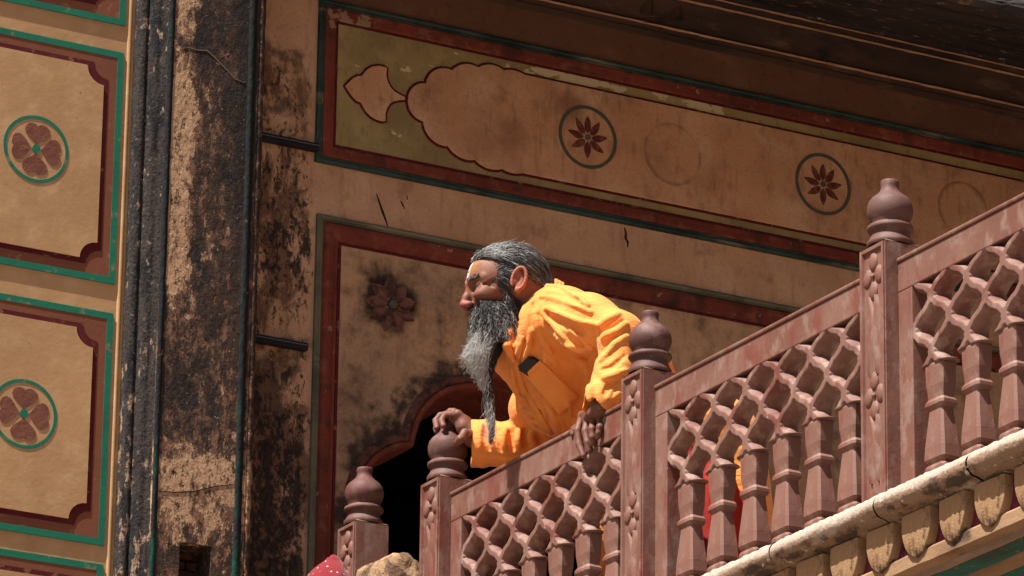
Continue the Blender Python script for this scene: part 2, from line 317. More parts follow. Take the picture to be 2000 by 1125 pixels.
def lathe(name, prof, mat, parent=None, seg=36, loc=(0, 0, 0)):
    v = []; f = []; n = len(prof)
    for k in range(seg):
        a = 2*math.pi*k/seg
        for (r, z) in prof: v.append((loc[0]+r*math.cos(a), loc[1]+r*math.sin(a), loc[2]+z))
    for k in range(seg):
        for i in range(n-1): f.append((k*n+i, ((k+1) % seg)*n+i, ((k+1) % seg)*n+i+1, k*n+i+1))
    f.append([k*n+n-1 for k in range(seg)])
    return link(name, fixn(mesh(name, v, f)), mat, parent, True)
def arc(cx, cz, r, a0, a1, n):
    return [(cx+r*math.cos(math.radians(a0+(a1-a0)*i/n)), cz+r*math.sin(math.radians(a0+(a1-a0)*i/n))) for i in range(n+1)]
def ringp(name, cx, cz, r0, r1, y0, y1, mat, parent, n=48, wob=0):
    v = []; f = []
    for i in range(n):
        a = 2*math.pi*i/n; k = 1+wob*math.sin(3*a+cx*9)
        for (r, y) in ((r0, y0), (r0, y1), (r1, y1), (r1, y0)): v.append((cx+r*k*math.cos(a), y, cz+r*k*math.sin(a)))
    for i in range(n):
        j = (i+1) % n
        for c in range(3): f.append((4*i+c, 4*j+c, 4*j+c+1, 4*i+c+1))
    return link(name, fixn(mesh(name, v, f)), mat, parent)
def copy_tree(o, parent=None):
    c = o.copy(); COL.objects.link(c); c.parent = parent
    for ch in list(o.children): copy_tree(ch, c)
    return c

# ------------------------------------------------------------------ ground and sky are open; the street far below
g = link('ground', mesh('ground', [(-150, -150, -4.75), (150, -150, -4.75), (150, 150, -4.75), (-150, 150, -4.75)], [(0, 1, 2, 3)]), M['ground']); tag(g, kind='structure')

# ------------------------------------------------------------------ painted wall on the left
YL = -.12
pw = empty('painted_wall', (-1.2, YL, -4.7)); tag(pw, 'ochre plaster wall with stacked green-bordered painted flower panels at the left', 'wall')
def P0(o, par):     # parent with an offset empty: keep world position
    o.parent = par; o.matrix_parent_inverse = Matrix.Translation(par.location).inverted() if par.type == 'EMPTY' else Matrix.Identity(4); return o
def sub(par):
    """returns a function that parents a part to an Empty without moving it"""
    return lambda o: P0(o, par)
A = sub(pw)
A(box('wall_face', (-4, YL, -4.7), (-.531, .6, 4.5), M['cream']))
A(extrude_x('return_moulding', [(0, 0)], 0, 0, M['cream'])) if 0 else None
# rounded bead at the wall's right edge
A(link('edge_bead', fixn(mesh('edge_bead', *(lambda pr: ([(x, y, z) for z in (-1, 4) for (x, y) in pr], [(i, i+1, len(pr)+i+1, len(pr)+i) for i in range(len(pr)-1)]))(
    [(-.545+.007*math.cos(math.radians(a)), YL+.002-.007*math.sin(math.radians(a))) for a in range(0, 181, 20)]))), M['cream'], None, True))
def notched(x0, x1, z0, z1, r, n=10):
    p = []
    for (cx, cz, a0, a1) in ((x0, z0, 90, 0), (x1, z0, 180, 90), (x1, z1, 270, 180), (x0, z1, 360, 270)):
        p += arc(cx, cz, r, a0, a1, n)
    return p
def heart(cx, cz, ang, L, W):
    """heart shaped petal pointing outward from the centre"""
    pts = []
    for i in range(28):
        u = i/28*2*math.pi
        hx = 16*math.sin(u)**3/16; hz = (13*math.cos(u)-3.3*math.cos(2*u)-1.6*math.cos(3*u)-.6*math.cos(4*u))/15.4
        t_ = (hz+1)/2*L+.010; s_ = hx*W
        pts.append((cx+t_*math.cos(ang)-s_*math.sin(ang), cz+t_*math.sin(ang)+s_*math.cos(ang)))
    return pts
PX0, PX1 = -1.04, -.561
for (z0, z1, flo, lb) in ((1.209, 1.853, 8, 1), (.505, 1.129, 0, 1), (1.93, 2.57, 0, 0), (-.20, .455, 0, 0)):
    pan = A(prism('painted_panel', [(PX0+.012, z0+.012), (PX1-.012, z0+.012), (PX1-.012, z1-.012), (PX0+.012, z1-.012)], YL+.002, YL-.004, M['brownpaint']))
    def S(o): o.parent = pan; o.matrix_parent_inverse = pan.matrix_world.inverted(); return o
    rectframe('green_border', PX0, PX1, z0, z1, [(0, YL+.001), (0, YL-.0050), (.0175, YL-.0050), (.0175, YL-.003)], M['green'], pan)
    i1 = .042
    prism('maroon_band', notched(PX0+i1, PX1-i1, z0+i1, z1-i1, .042), YL-.003, YL-.0050, M['maroon'], pan)
    i2 = .0555
    prism('ochre_field', notched(PX0+i2, PX1-i2, z0+i2, z1-i2, .048), YL-.0045, YL-.0082, M['cream'], pan)
    if lb:
        cx, cz = -.80, (z0+z1)/2+(.005 if z0 > 1 else .0)
        ringp('flower_ring', cx, cz, .083, .092, YL-.008, YL-.0092, M['green'], pan, wob=.006)
        for k in range(4):
            prism('flower_petal', heart(cx, cz, math.radians(90*k+random.uniform(-3, 3)), .069, .036), YL-.008, YL-.0094, M['petalpaint'], pan)
        prism('flower_centre', arc(cx, cz, .0115, 0, 350, 18), YL-.008, YL-.0100, M['green'], pan)

# ------------------------------------------------------------------ grimy pilaster
YP = -.20
pl = empty('pilaster', (-.37, YP, -4.7)); tag(pl, 'tall soot-stained pilaster with peeling plaster between the painted wall and frieze', 'pilaster'); A = sub(pl)
nz0, nz1, nx0, nx1 = .40, .525, -.385, -.295       # niche near the bottom
sh = [(-.468, -4.7), (-.205, -4.7), (-.205, 4), (-.468, 4)]
A(box('shaft', (-.468, YP, nz1), (-.205, -.02, 4), M['pilaster']))
A(box('shaft', (-.468, YP, -4.7), (-.205, -.02, nz0), M['pilaster']))
A(box('shaft', (-.468, YP, nz0), (nx0, -.02, nz1), M['pilaster']))
A(box('shaft', (nx1, YP, nz0), (-.205, -.02, nz1), M['pilaster']))
for r in range(5):
    for c in range(3):
        x0 = nx0-.01+c*.045-(r % 2)*.02; z0 = nz0+r*.026
        A(box('brick', (max(x0, nx0+.001), YP+.085+random.uniform(-.006, .006), z0+.001), (min(x0+.042, nx1-.001), -.03, min(z0+.023, nz1-.001)), M['brick'], bev=.002, seg=1)) if x0 < nx1-.01 else None
def vcol(name, prof, mat, z0=-4.7, z1=4, nz=60, jit=.0015, smooth=True):
    v = []; f = []; n = len(prof)
    for k in range(nz+1):
        z = z0+(z1-z0)*k/nz
        for (x, y) in prof: v.append((x+random.uniform(-jit, jit), y+random.uniform(-jit, jit), z))
    for k in range(nz):
        for i in range(n-1): f.append((k*n+i, k*n+i+1, (k+1)*n+i+1, (k+1)*n+i))
    return A(link(name, fixn(mesh(name, v, f)), mat, None, smooth))
def half(cx, cy, r, n=8): return [(cx-r*math.cos(math.pi*i/n), cy-r*math.sin(math.pi*i/n)) for i in range(n+1)]
vcol('side_moulding', [(-.531, .1), (-.531, YL-.030), (-.527, YL-.036), (-.519, YL-.040), (-.511, YL-.038), (-.507, YL-.034), (-.505, YL-.044), (-.500, YL-.054), (-.492, YL-.060), (-.484, YL-.060), (-.477, YL-.062), (-.471, YP+.010), (-.468, YP+.008)], M['pilside'], nz=700, jit=.0009)
vcol('teal_stripe', [(-.468, YP+.01), (-.467, YP-.0016), (-.452, YP-.0016), (-.451, YP+.004)], M['tealworn'], nz=200, jit=.0006)
vcol('teal_stripe', [(-.236, YP+.004), (-.235, YP-.0016), (-.214, YP-.0016), (-.213, YP+.004)], M['tealworn'], nz=200, jit=.0006)
vcol('side_moulding', [(-.206, YP+.01)]+[(-.203, YP+.002), (-.196, YP+.000), (-.188, YP+.004), (-.182, YP+.012)]+[(-.180, YP+.03), (-.180, 0)], M['pilaster'], nz=400)

# ------------------------------------------------------------------ palace wall with arch
wl = empty('palace_wall', (.65, 0, -4.7)); tag(wl, 'tan plaster palace wall with a painted frieze and a dark cusped arch', 'wall'); A = sub(wl)
def bulge(p, q, h, n=10):
    """circular arc from p to q bulging left of travel by h"""
    p, q = Vector(p), Vector(q); L = (q-p).length; r = (L*L/4+h*h)/(2*h); m = (p+q)/2; nn = Vector((-(q-p).y, (q-p).x)).normalized()
    c = m-nn*(r-h); a0 = math.atan2(p.y-c.y, p.x-c.x); a1 = math.atan2(q.y-c.y, q.x-c.x)
    while a1 > a0: a1 -= 2*math.pi
    return [(c.x+r*math.cos(a0+(a1-a0)*i/n), c.y+r*math.sin(a0+(a1-a0)*i/n)) for i in range(n+1)]
half_arch = [(.215, -.4), (.215, .55), (.215, .78)]+bulge((.218, .80), (.375, .955), .035)[0:]+bulge((.380, .965), (.572, 1.150), .052)[1:]+bulge((.578, 1.155), (.65, 1.195), .012)[1:]
XC = .655
mir = [(2*XC-x, z) for (x, z) in half_arch[::-1]]
archp = half_arch[:-1]+mir[1:]
poly = [(-.56, -.4)]+archp+[(6, -.4), (6, 4), (-.56, 4)]
A(prism('wall_face', poly, .32, 0, M['wall']))
A(box('wall_face', (-.56, 0, -4.7), (6, .32, -.4), M['wall']))
# arch moulding: sooty outer roll and red inner bead
roll = [(.038, 0), (.036, -.008), (.029, -.016), (.021, -.018), (.014, -.014), (.012, -.008)]
A(sweep2d('arch_moulding', archp[1:-1], roll, material('sooty_arch_moulding', (.13, .05, .036), [dict(s=22, d=10, lo=.46, hi=.62, col=(.025, .015, .013), amt=.85), dict(s=45, d=8, off=3, lo=.60, hi=.66, col=(.18, .09, .07), amt=.8)], bump=((30, (1, 1, 1), 8, .9),))))
A(sweep2d('arch_bead', archp[1:-1], [(.013, -.004), (.010, -.016), (.003, -.018), (-.004, -.014), (-.006, -.002), (-.006, .10), (-.003, .33)], M['redpaint']))
# dark room behind the arch
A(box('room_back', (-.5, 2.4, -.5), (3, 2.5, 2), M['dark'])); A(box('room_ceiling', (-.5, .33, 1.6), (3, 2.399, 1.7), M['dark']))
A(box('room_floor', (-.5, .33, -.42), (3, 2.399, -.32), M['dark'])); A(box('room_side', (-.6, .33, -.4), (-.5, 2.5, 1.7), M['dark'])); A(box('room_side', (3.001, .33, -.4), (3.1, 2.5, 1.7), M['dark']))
M['upper'] = material('eave_shade_plaster', (.15, .070, .042), [dict(s=2, lo=.35, hi=.7, col=(.12, .06, .038), amt=.8), dict(s=9, st=(.6, 1, 1), d=8, lo=.45, hi=.75, col=(.28, .14, .08), amt=.5), dict(s=30, d=8, lo=.55, hi=.68, col=(.08, .042, .03), amt=.6)], bump=PB)  # grime tone plus eave shade painted into the plaster colour
A(box('eave_shade_band', (-.18, -.0012, 2.184), (6, .002, 2.30), M['upper']))
# frieze
FX1 = 4.6
fz0, fz1, fx0 = 1.708, 2.182, .066
A(rectframe('frieze_bead', fx0, FX1, fz0, fz1, [(0, .002), (.0, -.012), (.006, -.016), (.011, -.013), (.012, -.009), (.017, -.011), (.019, -.008), (.020, -.002)], M['teal']))
A(rectframe('frieze_border', fx0+.0195, FX1-.0195, fz0+.0195, fz1-.0195, [(0, .001), (0, -.010), (.004, -.012), (.030, -.009), (.034, -.006), (.035, -.001)], M['redpaint']))
A(rectframe('frieze_line', fx0+.0540, FX1-.0540, fz0+.0540, fz1-.0540, [(0, 0), (0, -.0045), (.007, -.0045), (.007, -.001)], M['maroon']))
A(prism('frieze_ground', [(fx0+.05, fz0+.05), (FX1-.05, fz0+.05), (FX1-.05, fz1-.05), (fx0+.05, fz1-.05)], .001, -.0025, M['olive']))
tz, bz = 2.084, 1.797
cz = (tz+bz)/2
top = [(.344, 1.943)]
for (a, b, h) in (((.344, 1.943), (.398, 2.000), .016), ((.398, 2.000), (.478, 2.055), .022), ((.478, 2.055), (.560, 2.080), .014), ((.560, 2.080), (.640, 2.088), .012), ((.640, 2.088), (.705, 2.088), .006)):
    top += bulge(a, b, h, 8)[1:]
bot = []
for (a, b, h) in (((.344, 1.943), (.392, 1.888), .016), ((.392, 1.888), (.470, 1.830), .022), ((.470, 1.830), (.555, 1.806), .014), ((.555, 1.806), (.640, 1.796), .012), ((.640, 1.796), (.705, 1.796), .006)):
    bot += [(x, 2*cz-z) for (x, z) in bulge((a[0], 2*cz-a[1]), (b[0], 2*cz-b[1]), h, 8)][1:]
cus = top+[(FX1-.1, tz+.003), (FX1-.1, bz-.003)]+bot[::-1]
def grow(pts, d):
    n = len(pts); out = []; P = [Vector(p) for p in pts]
    for i in range(n):
        t_ = (P[(i+1) % n]-P[i-1]).normalized(); out.append(tuple(P[i]+Vector((-t_.y, t_.x))*d))
    return out
def signed(pts): return sum(pts[i-1][0]*pts[i][1]-pts[i][0]*pts[i-1][1] for i in range(len(pts)))
def outline(pts, d): return grow(pts, -d if signed(pts) > 0 else d)
A(prism('cusped_outline', outline(cus, .0065), -.001, -.0055, M['maroon']))
A(prism('cusped_panel', cus, -.002, -.010, M['friezepanel'], bev=.002))
sp_half = [(.332, 1.950), (.300, 1.962), (.280, 1.980), (.268, 2.022)]
spade = [(.334, 1.945)]+bulge((.330, 1.952), (.268, 2.024), -.018, 8)+bulge((.262, 2.020), (.205, 1.985), -.016, 6)[::1]+[(.196, 1.986)]+bulge((.192, 1.984), (.152, 1.944), -.006, 5)
spade_l = [(x, 2*1.944-z) for (x, z) in spade[::-1]]
def arcto(p, q, h, n=8):
    """arc p->q; h>0 bulges to the right of travel"""
    return [(x, z) for (x, z) in (bulge(q, p, h, n)[::-1])] if h > 0 else bulge(p, q, -h, n)
sp_top = arcto((.334, 1.947), (.272, 2.022), -.016)[0:]+arcto((.262, 2.021), (.200, 1.990), .014)[0:]+arcto((.194, 1.988), (.150, 1.943), .006)
# concave side facing the tip, convex lobe over the top, straight shoulder to the point
sp_top = [(.334, 1.947), (.318, 1.951), (.300, 1.958), (.288, 1.968), (.280, 1.982), (.275, 2.000), (.277, 2.020), (.268, 2.023), (.250, 2.022), (.232, 2.016), (.218, 2.006), (.208, 1.994), (.200, 1.982), (.188, 1.980), (.174, 1.970), (.162, 1.957), (.151, 1.943)]
sp = sp_top+[(x, 2*1.943-z) for (x, z) in sp_top[-2::-1]]
A(prism('spade_outline', outline(sp, .006), -.001, -.0055, M['maroon'])); A(prism('spade_panel', sp, -.002, -.009, M['friezepanel'], bev=.0015))
def leafpetal(cx, cz, ang, L, W, hook=0.0, r0=.012, n=9):
    L_, R_ = [], []
    for i in range(n+1):
        u = i/n; s_ = r0+(L-r0)*u; wd = W*math.sin(math.pi*min(1, u**.8))**.8; bend = hook*u*u
        L_.append((s_, wd+bend)); R_.append((s_, -wd+bend))
    pts = L_+R_[-2:0:-1]
    return [(cx+s_*math.cos(ang)-q*math.sin(ang), cz+s_*math.sin(ang)+q*math.cos(ang)) for (s_, q) in pts]
M['medpetal'] = material('faded_maroon_petal', (.11, .026, .020), [dict(s=60, lo=.45, hi=.65, col=(.22, .09, .055), amt=.7)], bump=PB[1:])
M['ringgrey'] = material('grey_green_ring', (.085, .085, .062), [dict(s=30, lo=.5, hi=.7, col=(.14, .12, .08), amt=.6)], bump=PB[1:])
for (mx, mz) in ((.907, 1.940), (1.680, 1.947), (2.45, 1.95), (3.2, 1.95)):
    med = A(prism('medallion', arc(mx, mz, .082, 0, 353, 50), -.009, -.0105, M['friezepanel']))
    ringp('medallion_ring', mx, mz, .0835, .093, -.0095, -.0125, M['ringgrey'], med, wob=.004)
    for k in range(8):
        a = math.radians(90+45*k); hk = 0 if k in (0, 4) else (.010 if k in (5, 6, 7) else -.010)*(1 if k != 6 else 1)
        prism('flower_petal', leafpetal(mx, mz, a, .064, .0108, hk), -.0100, -.0112, M['medpetal'], med)
    prism('flower_centre', arc(mx, mz, .009, 0, 345, 20), -.0095, -.013, M['ringgrey'], med)
# lower arch frame
ax0, ax1, az1 = .076, 4.5, 1.560
A(rectframe('arch_frame_bead', ax0, ax1, -2, az1, [(0, .002), (0, -.010), (.005, -.015), (.010, -.013), (.012, -.010), (.016, -.012), (.018, -.006), (.019, -.001)], M['olivebead']))
A(rectframe('arch_frame', ax0+.0185, ax1-.0185, -2.5, az1-.0185, [(0, .001), (0, -.008), (.006, -.016), (.016, -.018), (.028, -.014), (.040, -.006), (.048, -.004), (.050, .0)], M['redpaint']))
A(rectframe('arch_frame_line', ax0+.068, ax1-.068, -2.5, az1-.068, [(0, 0), (0, -.005), (.008, -.005), (.008, -.001)], M['maroon']))
af = [(ax0+.074, -.4)]+[(x-.0, z) for (x, z) in outline(archp, .002)]+[(ax1-.074, -.4), (ax1-.074, az1-.074), (ax0+.074, az1-.074)]
A(prism('arch_field', af, .0005, -.003, M['archfield']))
# carved rosette
ros = A(prism('rosette', arc(.307, 1.340, .012, 0, 345, 20), 0, -.024, M['ringgrey'], bev=.003))
rm = material('sooty_rosette', (.17, .078, .056), [dict(s=25, d=8, lo=.48, hi=.62, col=(.05, .025, .02), amt=.8), dict(s=60, off=4, lo=.6, hi=.68, col=(.22, .12, .09), amt=.8)], bump=PB)
for k in range(9):
    a = math.radians(90+40*k+4)
    p_ = leafpetal(.307, 1.340, a, .080, .0195, .004, r0=.010)
    bm = bmesh.new(); tipc = (.307+.035*math.cos(a), 1.340+.035*math.sin(a))
    o = [bm.verts.new((x, -.003, z)) for (x, z) in p_]; i_ = [bm.verts.new((tipc[0]+(x-tipc[0])*.80, -.014, tipc[1]+(z-tipc[1])*.86)) for (x, z) in p_]
    m_ = [bm.verts.new((tipc[0]+(x-tipc[0])*.55, -.009 if q else -.009, tipc[1]+(z-tipc[1])*.70)) for q, (x, z) in enumerate(p_)]
    nn = len(p_)
    for i in range(nn):
        j = (i+1) % nn; bm.faces.new((o[i], o[j], i_[j], i_[i])); bm.faces.new((i_[i], i_[j], m_[j], m_[i]))
    bm.faces.new(m_); bmesh.ops.recalc_face_normals(bm, faces=bm.faces)
    me = bpy.data.meshes.new('rosette_petal'); bm.to_mesh(me); bm.free(); link('rosette_petal', me, rm, ros)
# cornice mouldings and sloping eave
A(extrude_x('cornice', [(0, 2.285), (-.008, 2.290), (-.012, 2.300), (-.010, 2.306), (-.020, 2.309), (-.024, 2.316), (-.020, 2.322), (-.016, 2.328), (-.022, 2.345), (-.036, 2.365), (-.054, 2.382), (-.064, 2.388), (-.066, 2.396), (-.076, 2.398), (-.080, 2.406), (-.080, 2.412)], -.18, 6, M['cornice'], nx=200, jitter=.0007))
for cx in (1.085, 1.18):
    A(link('cornice_lug', fixn(mesh('cornice_lug', *(lambda: ([(cx-.02+.04*i/6, -.03-.022*math.sin(math.pi*i/6), 2.335+.05*j-.0) for j in range(2) for i in range(7)], [(i, i+1, i+8, i+7) for i in range(6)]))())), M['cornice'], None, True))
er = .026
ev = [(-.070, 2.412), (-.10, 2.418), (-.20, 2.386), (-.30, 2.352), (-.40, 2.318), (-.55, 2.268), (-.70, 2.220), (-.85, 2.170), (-1.035, 2.110)]+[(-1.052-er*math.cos(math.radians(a))*1.0, 2.106-er*math.sin(math.radians(a))) for a in range(60, -150, -15)][0:]
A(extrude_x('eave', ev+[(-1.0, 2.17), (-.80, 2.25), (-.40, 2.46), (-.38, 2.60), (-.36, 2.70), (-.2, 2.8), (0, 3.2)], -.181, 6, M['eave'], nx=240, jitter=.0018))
for (nm, pr) in (('eave', ev),): pass

for (y_, z_) in ((-.0265, 2.3165), (-.0685, 2.3920), (-.0815, 2.4090)):  # pale plaster strips painting in the lit edges of the cornice
    A(extrude_x('cornice_lit_edge', [(y_+.006, z_-.0035), (y_, z_-.003), (y_-.001, z_+.0005), (y_+.004, z_+.003)], -.18, 6, M['wall'], nx=160, jitter=.0009))
# iron bars across the gap
for (x0, x1, z, lb) in ((-.20, .066, 1.742, 'black iron bar across the gap beside the frieze, upper of two'), (-.20, .050, 1.172, 'black iron bar low in the gap beside the arch frame, lower of two')):
    b = box('iron_bar', (x0, -.030, z-.010), (x1, -.006, z+.010), M['wood'], bev=.002); tag(b, lb, 'iron bar', 'iron bars fixed across the narrow wall strip')
    box('bar_groove', (x0+.001, -.0335, z+.001), (x1-.001, -.0295, z+.0035), material('worn_steel_edge', (.10, .10, .11), rough=.4), b)

# gouges in the plaster and the raised crack line on the pilaster
def gouge(pts, wd, par, YY, mat, nm='plaster_gouge'):
    P_ = [at(x, y, 1, YY) for x, y in pts]; L_, R_ = [], []
    for i, p in enumerate(P_):
        a = P_[max(i-1, 0)]; b = P_[min(i+1, len(P_)-1)]; t_ = Vector((b.x-a.x, b.z-a.z)).normalized(); k = wd*math.sin(math.pi*(i+.25)/(len(P_)-.5))+.0006
        L_.append((p.x-t_.y*k, p.z+t_.x*k)); R_.append((p.x+t_.y*k*.7, p.z-t_.x*k*.7))
    o = prism(nm, L_+R_[::-1], YY, YY-.0012, mat); P0(o, par)
gm = material('dark_gouge', (.025, .018, .016), rough=1)
gouge([(1219, 445), (1222, 455), (1221, 465), (1226, 474), (1225, 483)], .004, wl, -.0002, gm)
gouge([(735, 378), (742, 400), (746, 412), (752, 428), (757, 442)], .0035, wl, -.0002, gm)
gouge([(782, 392), (786, 400), (790, 408)], .0022, wl, -.0002, gm); gouge([(794, 382), (796, 390)], .0012, wl, -.0002, gm)
gouge([(352, 96), (368, 93), (386, 98), (404, 99), (420, 113), (434, 128), (446, 140), (458, 154), (478, 162)], .0011, pl, YP, material('pale_crack_edge', (.17, .12, .09), rough=1), 'plaster_crack')
gouge([(300, 958), (340, 962), (380, 960), (420, 950), (456, 946)], .0010, pl, YP, gm, 'plaster_crack')

# unseen wall added on the right to block sky light from the scene
wg = empty('sky_blocker', (3.4, -4, -4.7)); tag(wg, 'dark wall added out of view on the right to block sky light', 'light blocker')
P0(box('blocker_wall', (2.95, -9, -4.7), (5.5, -.001, 7), M['cornice']), wg)

# ------------------------------------------------------------------ implicit surface helpers (organic and pierced shapes)
import openvdb as vdb
class SDF:
    def __init__(s, lo, hi, h):
        s.lo = np.array(lo, float); s.h = h; s.n = np.ceil((np.array(hi)-s.lo)/h).astype(int)+1
        s.d = np.full(s.n, 9.0, np.float32)
    def sub(s, lo, hi):
        a = np.clip(np.floor((np.array(lo)-s.lo)/s.h).astype(int), 0, s.n); b = np.clip(np.ceil((np.array(hi)-s.lo)/s.h).astype(int)+1, 0, s.n)
        sl_ = tuple(slice(a[i], b[i]) for i in range(3))
        ax = [(s.lo[i]+np.arange(a[i], b[i])*s.h).astype(np.float32) for i in range(3)]
        return sl_, np.meshgrid(*ax, indexing='ij', sparse=True)
    def put(s, lo, hi, fn, k=0.01, op='u'):
        m = k+3*s.h; sl_, (X, Y, Z) = s.sub(np.array(lo)-m, np.array(hi)+m)
        if s.d[sl_].size == 0: return
        b = fn(X, Y, Z); a = s.d[sl_]
        if op == 's': a, b = -a, b
        h = np.maximum(k-np.abs(a-b), 0)/k if k > 0 else 0
        r = np.minimum(a, b)-h*h*k*.25
        if op == 's': r = -r
        s.d[sl_] = r
    def ell(s, c, r, rot=None, k=.01, op='u'):
        c = np.array(c, float); r = np.array(r, float); R_ = np.array(rot.to_3x3().transposed()) if rot is not None else np.eye(3)
        m = r.max()
        def fn(X, Y, Z):
            x, y, z = X-c[0], Y-c[1], Z-c[2]
            q = [(R_[i, 0]*x+R_[i, 1]*y+R_[i, 2]*z) for i in range(3)]
            k0 = np.sqrt(sum((q[i]/r[i])**2 for i in range(3))); k1 = np.sqrt(sum((q[i]/r[i]**2)**2 for i in range(3)))+1e-9
            return k0*(k0-1)/k1
        s.put(c-m, c+m, fn, k, op)
    def cap(s, a, b, ra, rb=None, k=.01, op='u', flat=None):
        a = np.array(a, float); b = np.array(b, float); rb = ra if rb is None else rb; ab = b-a; L2 = (ab@ab)+1e-12; m = max(ra, rb)
        def fn(X, Y, Z):
            x, y, z = X-a[0], Y-a[1], Z-a[2]
            t = np.clip((x*ab[0]+y*ab[1]+z*ab[2])/L2, 0, 1)
            return np.sqrt((x-t*ab[0])**2+(y-t*ab[1])**2+(z-t*ab[2])**2)-(ra+(rb-ra)*t)
        s.put(np.minimum(a, b)-m, np.maximum(a, b)+m, fn, k, op)
    def chain(s, pts, rs, k=.01, op='u'):
        for i in range(len(pts)-1): s.cap(pts[i], pts[i+1], rs[i], rs[i+1], k, op)
    def mesh(s, name):
        g_ = vdb.FloatGrid(background=3*s.h); g_.copyFromArray(np.clip(s.d, -3*s.h, 3*s.h).astype(np.float32))
        p, q = g_.convertToQuads()
        p = p*s.h+s.lo
        me = bpy.data.meshes.new(name); me.vertices.add(len(p)); me.vertices.foreach_set('co', p.astype(np.float32).ravel())
        q = q[:, ::-1]
        me.loops.add(q.size); me.loops.foreach_set('vertex_index', q.astype(np.int32).ravel())
        me.polygons.add(len(q)); me.polygons.foreach_set('loop_start', np.arange(0, q.size, 4, dtype=np.int32)); me.polygons.foreach_set('loop_total', np.full(len(q), 4, np.int32))
        me.update(calc_edges=True); me.validate()
        return me
def ngrid(seed, n=32): return np.random.default_rng(seed).random((n, n, n)).astype(np.float32)
def vnoise(x, y, z, G):
    """smooth value noise in [-1, 1]"""
    n = G.shape[0]; out = 0
    x, y, z = np.broadcast_arrays(x, y, z)
    xi, yi, zi = np.floor(x).astype(int), np.floor(y).astype(int), np.floor(z).astype(int)
    fx, fy, fz = x-xi, y-yi, z-zi
    fx, fy, fz = [f*f*(3-2*f) for f in (fx, fy, fz)]
    for a in (0, 1):
        for b in (0, 1):
            for c in (0, 1):
                out = out+(fx if a else 1-fx)*(fy if b else 1-fy)*(fz if c else 1-fz)*G[(xi+a) % n, (yi+b) % n, (zi+c) % n]
    return out*2-1

# ------------------------------------------------------------------ balcony ledge
YA, YB = -5.2, -.02
lg = empty('balcony_ledge', (0, -2.4, -.2)); tag(lg, 'weathered balcony ledge with rolled edge and a row of ochre lotus petals', 'ledge'); A = sub(lg)
A(box('balcony_slab', (.012, YA, -.19), (2.6, YB, -.003), M['floor']))
rl = [(.012, 0), (-.010, .000)]+[(-.026-.027*math.sin(math.radians(a)), -.027+.027*math.cos(math.radians(a))) for a in range(0, 181, 12)]+[(-.012, -.060), (.008, -.066)]
# the roll is cast in lengths with dark joints
ys = [YA]
while ys[-1] < YB-.6: ys.append(ys[-1]+random.uniform(.34, .5))
ys.append(YB)
for i in range(len(ys)-1):
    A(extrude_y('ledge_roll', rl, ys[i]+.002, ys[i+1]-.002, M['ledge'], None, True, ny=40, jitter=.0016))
A(box('ledge_ground', (.006, YA, -.172), (.0115, YB, -.064), M['winered']))
A(extrude_y('ledge_band', [(.010, -.142), (-.004, -.144), (-.010, -.150), (-.010, -.176), (.030, -.192)], YA, YB, M['ledgeband'], None, False, ny=120, jitter=.001))
A(extrude_y('teal_band', [(.0302, -.191), (.032, -.197), (.080, -.197), (.081, -.191)], YA, YB, M['ledgeteal'], None, False, ny=120, jitter=.0008))
A(extrude_y('ledge_band', [(.0812, -.1915), (.150, -.1915)], YA, YB, M['ledgeband'], None, False, ny=60))
A(extrude_y('teal_band', [(.1502, -.191), (.152, -.196), (.190, -.196), (.191, -.191)], YA, YB, M['ledgeteal'], None, False, ny=60, jitter=.0006))
A(extrude_y('ledge_soffit', [(.1912, -.1915), (2.6, -.1915)], YA, YB, M['winered'], None, False, ny=1))
def petal_mesh(seed):
    r_ = random.Random(seed); W_, H_ = .0525+r_.uniform(-.003, .002), .088+r_.uniform(-.004, .004)
    H_ += .010; side = []
    for i in range(9):
        u = i/8; side.append((W_*math.sqrt(max(0, 1-u**1.8))*(1-.05*math.sin(u*math.pi*.5)), -H_*(.30+.70*u)))
    prof = [(-W_*.97, 0.0)]+[(-x, z) for (x, z) in side[:-1]]+[(0, -H_)]+side[-2::-1]+[(W_*.97, 0.0)]
    v = []; f = []; n = len(prof)
    for (sc, x_) in ((1.0, .0105), (1.0, -.0135), (.985, -.0155), (.95, -.0165)):
        for (y, z) in prof:
            v.append((x_+(0 if sc < 1 else 0), y*sc, (z+.5*H_)*(sc if z < -.001 else 1)-.5*H_))
    for k in range(3):
        for i in range(n-1): f.append((k*n+i, k*n+i+1, (k+1)*n+i+1, (k+1)*n+i))
    f.append([3*n+i for i in range(n)])
    me = fixn(mesh('lotus_petal', v, f)); me.materials.append(M['lotus']); me.polygons.foreach_set('use_smooth', [True]*len(me.polygons)); return me
PM = [petal_mesh(s) for s in range(5)]
y = -4.4
while y < -.8:
    o = bpy.data.objects.new('lotus_petal', random.choice(PM)); COL.objects.link(o); o.location = (random.uniform(-.002, .002), y, -.062+random.uniform(-.003, .001))
    o.rotation_euler = (random.uniform(-.03, .03), 0, random.uniform(-.04, .04)); A(o); y += .1365+random.uniform(-.003, .003)

